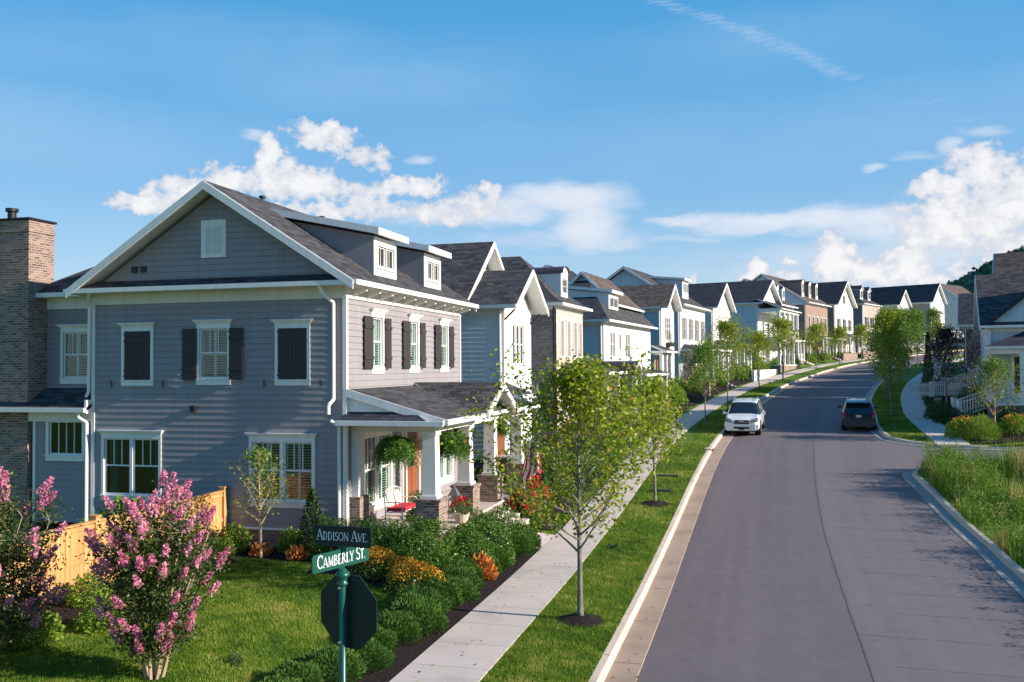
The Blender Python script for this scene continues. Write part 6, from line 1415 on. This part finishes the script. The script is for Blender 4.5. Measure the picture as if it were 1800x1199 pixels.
myrtle('pink-flowering crape myrtle cut by the left edge of the view', (-12.6, 12.7, 0), 3.2, 1.3, 8, 26000, 96)
# shrubs of the corner bed
def many(kind, label, spots, **k):
    first = None
    for i, (x, y, sc) in enumerate(spots):
        lb = label[i] if isinstance(label, (list, tuple)) else label
        if first is None: first = shrub(kind, lb, 'shrub', loc=(x, y, T(x, y)), seed=i+int(abs(x)*13), **k); first.scale = (sc,)*3; note_kids(None)
        else: place(first, x, y, None, i*1.7, sc, lb)
    return first
rnd = random.Random(4)
jr = [(-7.25-.16*math.sin(i*1.9)-(.35 if i < 3 else .1), 13.6+i*.86, rnd.uniform(.8, 1.12)*(1.15 if i > 12 else 1)) for i in range(17)]
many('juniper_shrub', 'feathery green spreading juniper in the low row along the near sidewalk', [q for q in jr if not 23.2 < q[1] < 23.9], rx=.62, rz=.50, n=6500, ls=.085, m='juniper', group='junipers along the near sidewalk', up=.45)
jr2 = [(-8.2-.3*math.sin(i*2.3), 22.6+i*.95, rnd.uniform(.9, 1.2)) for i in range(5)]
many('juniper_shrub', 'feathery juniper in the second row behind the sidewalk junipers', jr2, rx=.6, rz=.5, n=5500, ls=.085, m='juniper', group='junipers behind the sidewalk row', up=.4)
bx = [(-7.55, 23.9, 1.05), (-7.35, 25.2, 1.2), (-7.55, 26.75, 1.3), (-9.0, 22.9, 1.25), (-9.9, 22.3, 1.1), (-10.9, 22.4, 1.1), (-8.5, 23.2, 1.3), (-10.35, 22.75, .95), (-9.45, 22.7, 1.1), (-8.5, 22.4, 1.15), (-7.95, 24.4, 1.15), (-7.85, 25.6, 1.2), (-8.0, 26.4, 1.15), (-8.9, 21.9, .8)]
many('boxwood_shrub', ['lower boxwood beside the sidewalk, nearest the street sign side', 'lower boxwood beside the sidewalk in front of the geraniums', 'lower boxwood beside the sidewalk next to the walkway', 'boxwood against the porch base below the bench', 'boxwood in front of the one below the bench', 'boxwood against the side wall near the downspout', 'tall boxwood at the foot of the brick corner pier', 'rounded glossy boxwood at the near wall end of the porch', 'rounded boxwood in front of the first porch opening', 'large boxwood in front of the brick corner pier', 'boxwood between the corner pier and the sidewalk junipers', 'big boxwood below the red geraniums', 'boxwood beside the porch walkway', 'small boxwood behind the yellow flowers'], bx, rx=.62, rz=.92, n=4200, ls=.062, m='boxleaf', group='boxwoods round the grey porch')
bx2 = [(-8.0, 31.2, 1.2), (-8.0, 32.8, 1.15), (-7.7, 34.4, 1.2), (-7.4, 36.0, 1.2), (-8.6, 36.8, 1.6), (-7.6, 38.2, 1.3), (-7.4, 40, 1.3), (-7.2, 42, 1.4), (-7.3, 44.2, 1.5), (-7.2, 46.6, 1.4)]
many('boxwood_shrub', 'green rounded shrub in the front gardens beyond the corner porch', bx2, rx=.62, rz=.85, n=2400, ls=.085, m='boxleaf', group='garden shrubs beyond the corner porch')
many('hedge_shrub', 'low green shrub along the front gardens of the left row', [(lambda p: (p[0], p[1], rnd.uniform(1.0, 1.7)))(P(49+i*3.1, -5.3-1.0*((i*7) % 3)/2)) for i in range(34)], rx=.75, rz=.9, n=1700, ls=.13, m='midleaf', group='garden shrubs of the left row')
shrub('holly_cone', 'dark cone-shaped holly at the house corner behind the street sign', 'shrub', .52, 1.75, 3800, .075, 'darkleaf', (-11.55, 22.5, T(-11.55, 22.5)), 3, shape='cone')
many('flowering_perennial', ['yellow-orange flower mound, the nearer and fuller one', 'yellow-orange flower mound behind the street sign', 'small yellow flower mound beside the boxwoods'], [(-8.05, 20.9, 1.05), (-9.25, 21.3, .95), (-8.7, 21.7, .75)], rx=.72, rz=.62, n=1800, ls=.07, m='boxleaf', flowers='yellowfl', nf=1900, fs=.042, group='yellow flowering perennials in the corner bed', ftop=.5)
shrub('dry_shrub', 'small orange dying shrub in the juniper row', 'shrub', .34, .55, 900, .12, 'orangefo', (-7.15, 23.5, T(-7.15, 23.5)), 6, up=.8)
many('red_flowering_shrub', ['red-flowering shrub at the foot of the entry pier', 'red-flowering shrub beyond the entry pier'], [(-7.75, 30.4, 1.1), (-7.7, 31.6, 1.2)], rx=.55, rz=1.0, n=1800, ls=.075, m='darkleaf', flowers='redfl', nf=520, fs=.09, group='red-flowering shrubs by the porch', ftop=.3)
many('foundation_shrub', ['green shrub below the double side window', 'green shrub at the end of the cedar fence', 'leafy shrub below the fence post'], [(-12.35, 22.9, 1.0), (-14.05, 22.7, 1.15), (-13.9, 21.9, .8)], rx=.42, rz=.62, n=1700, ls=.075, m='midleaf', group='small shrubs along the side wall')
many('dry_perennial', ['tan dried perennial left of the young maple', 'tan dried perennial in front of the side wall'], [(-12.95, 22.3, 1), (-11.7, 22.0, 1.1)], rx=.25, rz=.28, n=260, ls=.13, m='orangefo', up=.9, group='dried perennials along the side wall')
tree('young_maple', 'thin young tree with sparse grey-green leaves in front of the side window', 'tree', 2.75, .75, .85, 20, 1500, .085, 'midleaf', (-12.72, 21.9, T(-12.72, 21.9)), 77, 'palebark', tr=.035, ang=(20, 45), spread=.26)
many('fence_shrub', ['feathery yellow-green shrub at the foot of the cedar fence', 'dark shrub in the mulch beside the left crape myrtle', 'leafy shrub behind the cedar fence', 'tall shrub behind the cedar fence near the downspout', 'dark shrub behind the fuller crape myrtle'], [(-13.9, 16.9, 1), (-12.9, 14.2, 1.1), (-16.3, 20.2, 1.9), (-16.8, 22.0, 2.2), (-12.3, 15.3, 1.0)], rx=.45, rz=.6, n=1800, ls=.08, m='midleaf', group='shrubs on both sides of the cedar fence')
many('grass_edge_shrub', ['small dark shrub at the bottom edge of the lawn', 'second small dark shrub at the bottom edge of the lawn'], [(-8.6, 13.2, .5), (-9.0, 14.6, .4)], rx=.4, rz=.5, n=900, ls=.06, m='darkleaf', group='small shrubs on the lawn edge')
# right-hand planting
many('orange_grass_clump', ['orange-tipped perennial left of the ornamental grass', 'orange-tipped perennial right of the young pale-trunked tree'], [(9.95, 51.6, 1.1), (12.4, 51.9, 1.0)], rx=.8, rz=.9, n=1500, ls=.13, m='weed', flowers='yellowfl', nf=260, fs=.06, group='orange perennials at the right corner', up=.6)
shrub('ornamental_grass', 'bright yellow-green fountain grass clump at the right corner', 'plant', .75, 1.0, 3000, .30, 'weed', (10.65, 50.9, T(10.65, 50.9)), 9, up=.9)
many('right_shrub', 'dark green shrub in the shaded beds of the right corner house', [(10.5, 58.5, 1.1), (10.3, 60.4, 1), (10.9, 55.5, .9), (12.6, 53.6, 1.2), (13.9, 53.6, 1.2), (15.3, 53.6, 1.1), (13, 56.2, 1.0), (10.6, 62.2, .9), (12.4, 61.5, 1.5), (13.0, 63.5, 1.6), (11.9, 70, 1.2), (12.6, 74.5, 1.3), (13.4, 80, 1.4), (14.6, 86, 1.5), (16.3, 92, 1.6)], rx=.8, rz=.9, n=1900, ls=.11, m='darkleaf', group='dark shrubs at the right corner house')
# ---------------------------------------------------------------- grass, weeds, forest
rs = np.random.RandomState(12)
def blades(name, xy, hmin, hmax, wd, m, bend=.4, seg=1, wobz=None, attr=None):
    n = len(xy); z = np.array([T(x, y) for x, y in xy]) if wobz is None else wobz; h = rs.uniform(hmin, hmax, n); a = rs.rand(n)*6.283; b = rs.rand(n)*6.283; w = wd*rs.uniform(.6, 1.3, n)
    base = np.stack([xy[:, 0], xy[:, 1], z-.01], 1); ex = np.stack([np.cos(a), np.sin(a), 0*a], 1)*w[:, None]*.5; bd = np.stack([np.cos(b), np.sin(b), 0*b], 1)*(h*bend*rs.rand(n))[:, None]
    at = np.clip(rs.normal(size=n)*.22+.5, 0, 1) if attr is None else attr
    up = np.array([0, 0, 1.])
    if seg == 1: V = np.stack([base-ex, base+ex, base+bd+up*h[:, None]], 1).reshape(-1, 3); o = fastmesh(name, V, 3, M[m], None, at)
    else:
        m1 = base+bd*.35+up*h[:, None]*.55; V = np.stack([base-ex, base+ex, m1+ex*.8, m1-ex*.8], 1).reshape(-1, 3); tip = base+bd+up*h[:, None]; V2 = np.stack([m1-ex*.8, m1+ex*.8, tip, tip+ex*.05], 1).reshape(-1, 3); o = fastmesh(name, np.concatenate([V, V2]), 4, M[m], None, np.concatenate([at, at]))
    o['kind'] = 'stuff'; return o
def scatter(x0, x1, y0, y1, n, ok): 
    p = np.stack([rs.uniform(x0, x1, n), rs.uniform(y0, y1, n)], 1); return p[[ok(a, b) for a, b in p]]
def clumpy(p):
    v = np.array([noise.noise(Vector((x*.6, y*.6, 7)))*.5+noise.noise(Vector((x*2.5, y*2.5, 1)))*.35 for x, y in p]); return np.clip(.45+v*1.15+rs.normal(size=len(p))*.20, 0, 1)
def verge_ok(x, y): s, d = SD(x, y); return -2.03 < d < -.16 and math.hypot(x+3.93, y-20.4) > .5 and math.hypot(x+3.89, y-35.1) > .5
p = scatter(-5.0, -3.0, 14, 30, 95000, verge_ok); blades('verge_grass', p, .035, .085, .014, 'blade', .8, attr=clumpy(p))
p = scatter(-5.0, -2.2, 30, 48, 45000, verge_ok); blades('verge_grass', p, .04, .09, .022, 'blade', .8, attr=clumpy(p))
def far_ok(x, y): s, d = SD(x, y); return -2.0 < d < -.18 or (s > 50.5 and KR(s)+.2 < d < RWL(s)-.05)
p = scatter(-3.6, 2.5, 47.5, 95, 60000, far_ok); blades('verge_grass', p, .05, .11, .04, 'blade', .8, attr=clumpy(p))
p = scatter(5.5, 13, 50, 95, 70000, far_ok); blades('verge_grass', p, .05, .11, .04, 'blade', .8, attr=clumpy(p))
def lawn_ok(x, y): return not bed1(x, y) and not bed2(x, y) and x < -6.6
p = scatter(-13.6, -7.9, 11.5, 22.6, 190000, lawn_ok); blades('lawn_grass', p, .04, .09, .014, 'blade', .8, attr=clumpy(p))
def lotz(x, y): s, d = SD(x, y); return lot(x, y, s, d)
def lot_ok(x, y): s, d = SD(x, y); return d > KR(s)+.12 and s < 44.2
p = scatter(6.2, 24, 13, 44.3, 120000, lot_ok); p = p[[math.hypot(a-9.3, b_-31.6) > 1.2*rs.uniform(.7, 1.2) for a, b_ in p]]; k = np.array([noise.noise(Vector((x*.45, y*.45, 2)))+.35*noise.noise(Vector((x*1.7, y*1.7, 5))) for x, y in p]); keep = rs.rand(len(p)) < np.clip(.50+1.2*k, .06, 1); p = p[keep]; k = k[keep]
hh = np.clip(.75+1.5*k, .2, 1.8)*np.clip(.8+(p[:, 1]-34)*.05, .7, 1.3)*np.array([.38 if (y > 38 and x > 9.2+.6*(44-y)) else 1 for x, y in p])
z = np.array([lotz(x, y) for x, y in p])
def weedmesh(name, p, z, hmul, lo, hi, wd, at):
    n = len(p); h = rs.uniform(lo, hi, n)*hmul; a = rs.rand(n)*6.283; b = rs.rand(n)*6.283; w = wd*rs.uniform(.6, 1.3, n); base = np.stack([p[:, 0], p[:, 1], z-.02], 1); ex = np.stack([np.cos(a), np.sin(a), 0*a], 1)*w[:, None]*.5; bd = np.stack([np.cos(b), np.sin(b), 0*b], 1)*(h*.45*rs.rand(n))[:, None]; up = np.array([0, 0, 1.])
    m1 = base+bd*.35+up*h[:, None]*.55; tip = base+bd+up*h[:, None]; V = np.concatenate([np.stack([base-ex, base+ex, m1+ex*.8, m1-ex*.8], 1).reshape(-1, 3), np.stack([m1-ex*.8, m1+ex*.8, tip, tip+ex*.05], 1).reshape(-1, 3)]); o = fastmesh(name, V, 4, M['weed'], None, np.concatenate([at, at])); o['kind'] = 'stuff'; return o
weedmesh('tall_weeds', p, z, hh, .35, .95, .022, np.clip(.42+k*.4+np.array([.75*max(0, noise.noise(Vector((x*.7, y*.7, 11)))-.12)*3 for x, y in p])+rs.normal(size=len(p))*.2, 0, 1))
# leafy weed clumps near the kerb
pts = []; at = []; 
for i in range(560):
    s_ = rs.uniform(15, 44); x, y = P(s_, KR(s_)+.35+abs(rs.normal())*(3.2 if s_ < 38 else 1.1)); 
    if not lot_ok(x, y) or math.hypot(x-9.3, y-31.6) < 1.4: continue
    hgt = rs.uniform(.25, 1.0)*(1.35 if s_ > 38 else 1); n = int(110*hgt+50); zz = rs.rand(n)**.8*hgt; q = np.stack([x+rs.normal(size=n)*(.06+.16*(1-zz/hgt*.6)), y+rs.normal(size=n)*(.06+.16*(1-zz/hgt*.6)), lotz(x, y)+zz], 1); pts.append(q); at.append(np.clip(rs.choice([.12, .3, .5, .7, .92], p=[.28, .25, .25, .12, .10])+rs.normal(size=n)*.10, 0, 1))
pts = np.concatenate(pts); at = np.concatenate(at); o = leafcloud('leafy_weeds', pts, .085*rs.uniform(.5, 1.3, len(pts)), at, M['weed'], None, 3, .4, -.5); o['kind'] = 'stuff'
# seeding stalks
def stalk(i, x, y, h):
    b = MB(); b.tube((0, 0, 0), (.05*h, .02, h), .008, .004, 5); o_ = empty('weed_stalk', (x, y, lotz(x, y)), i, 'tall thin weed stalk standing above the lot near the kerb', 'weed', 'tall weed stalks'); b.build('stem', M['bark'], o_); n = 60; zz = rs.uniform(.45, 1, n)*h; leafcloud('leaf', np.stack([.05*zz+rs.normal(size=n)*.03, rs.normal(size=n)*.03, zz], 1), .05, rs.rand(n)*.6+.2, M['weed'], o_, i, .4)['kind'] = 'stuff'
for i, (s_, dd, h) in enumerate(((19, .5, 1.8), (21, .6, 2.0), (23, .5, 1.5), (27, .5, 1.7), (29, .4, 1.3), (31.5, .5, 1.5), (33, .35, 1.9), (35.2, .4, 1.4), (37, .5, 1.3), (39, .5, 1.6), (41, .5, 1.8), (42.6, .6, 1.9), (25, .7, 1.6))): x, y = P(s_, KR(s_)+dd); stalk(i, x, y, h)
# brush pile
b = MB(); rr = random.Random(8)
for k in range(230): x, y = max(-1.3, min(1.3, rr.gauss(0, .7))), max(-1, min(1, rr.gauss(0, .5))); a = rr.uniform(0, 6.28); l_ = rr.uniform(.15, .5); z = rr.uniform(.02, .28); b.tube((x, y, z), (x+l_*math.cos(a), y+l_*math.sin(a), z+rr.uniform(-.05, .2)), rr.uniform(.01, .035), .008, 5)
o = b.build('brush_pile', mat('grey_brown_wood', (.16, .11, .09), .9)); o.location = (9.3, 31.6, lotz(9.3, 31.6)); tag(o, 'low pile of grey-brown sticks among the weeds', 'brush pile')
# wooded hill on the horizon
def hz(x, y): return -6+97*math.exp(-((x-235)/150)**2)*math.exp(-((y-660)/230)**2)
b = MB(); N_ = 60
for i in range(N_):
    for j in range(N_):
        xs = [60+i*9.5, 60+(i+1)*9.5]; ys = [380+j*9.5, 380+(j+1)*9.5]; b.poly([(xs[0], ys[0], hz(xs[0], ys[0])), (xs[1], ys[0], hz(xs[1], ys[0])), (xs[1], ys[1], hz(xs[1], ys[1])), (xs[0], ys[1], hz(xs[0], ys[1]))])
tag(b.build('hill', mat('forest_floor', (.02, .04, .02), 1)), kind='structure')
n = 4200; cx = rs.uniform(60, 430, n); cyy = rs.uniform(400, 760, n); zz = np.array([hz(a, b_) for a, b_ in zip(cx, cyy)]); kp = zz > 3; cx, cyy, zz = cx[kp], cyy[kp], zz[kp]
m_ = 34; R_ = rs.uniform(3, 6.5, len(cx)); q = rs.normal(size=(len(cx), m_, 3)); q[:, :, 2] = np.abs(q[:, :, 2]); q /= np.linalg.norm(q, axis=2)[:, :, None]; pts = (np.stack([cx, cyy, zz+1.5], 1)[:, None, :]+q*R_[:, None, None]*np.array([1, 1, 1.1])).reshape(-1, 3)
at = np.clip(np.repeat(rs.uniform(.1, .8, len(cx)), m_)+rs.normal(size=len(pts))*.15, 0, 1); o = leafcloud('hill_forest', pts, 2.6*rs.uniform(.6, 1.3, len(pts)), at, M['forest'], None, 5, .9); o['kind'] = 'stuff'

# a little leaf litter on the pavement, kerb and gutter
n = 520; lx = rs.uniform(-6.4, -1.9, n); ly = rs.uniform(13, 46, n); zz = np.array([(T(a, b_)+.05 if -6.5 < a < -4.9 else (T(a, b_)+.03 if a < -3.0 else ZR(b_)+.03)) for a, b_ in zip(lx, ly)])
u_ = np.stack([rs.normal(size=n), rs.normal(size=n), rs.normal(size=n)*.12], 1); o = leafcloud('leaf_litter', np.stack([lx, ly, zz], 1), .055*rs.uniform(.5, 1.2, n), rs.rand(n), leafmat('fallen_leaves', [(0, (.05, .04, .02)), (.6, (.14, .12, .04)), (1, (.28, .22, .10))], .1, .8), None, 6, .7, 0, up=u_*3); o['kind'] = 'stuff'
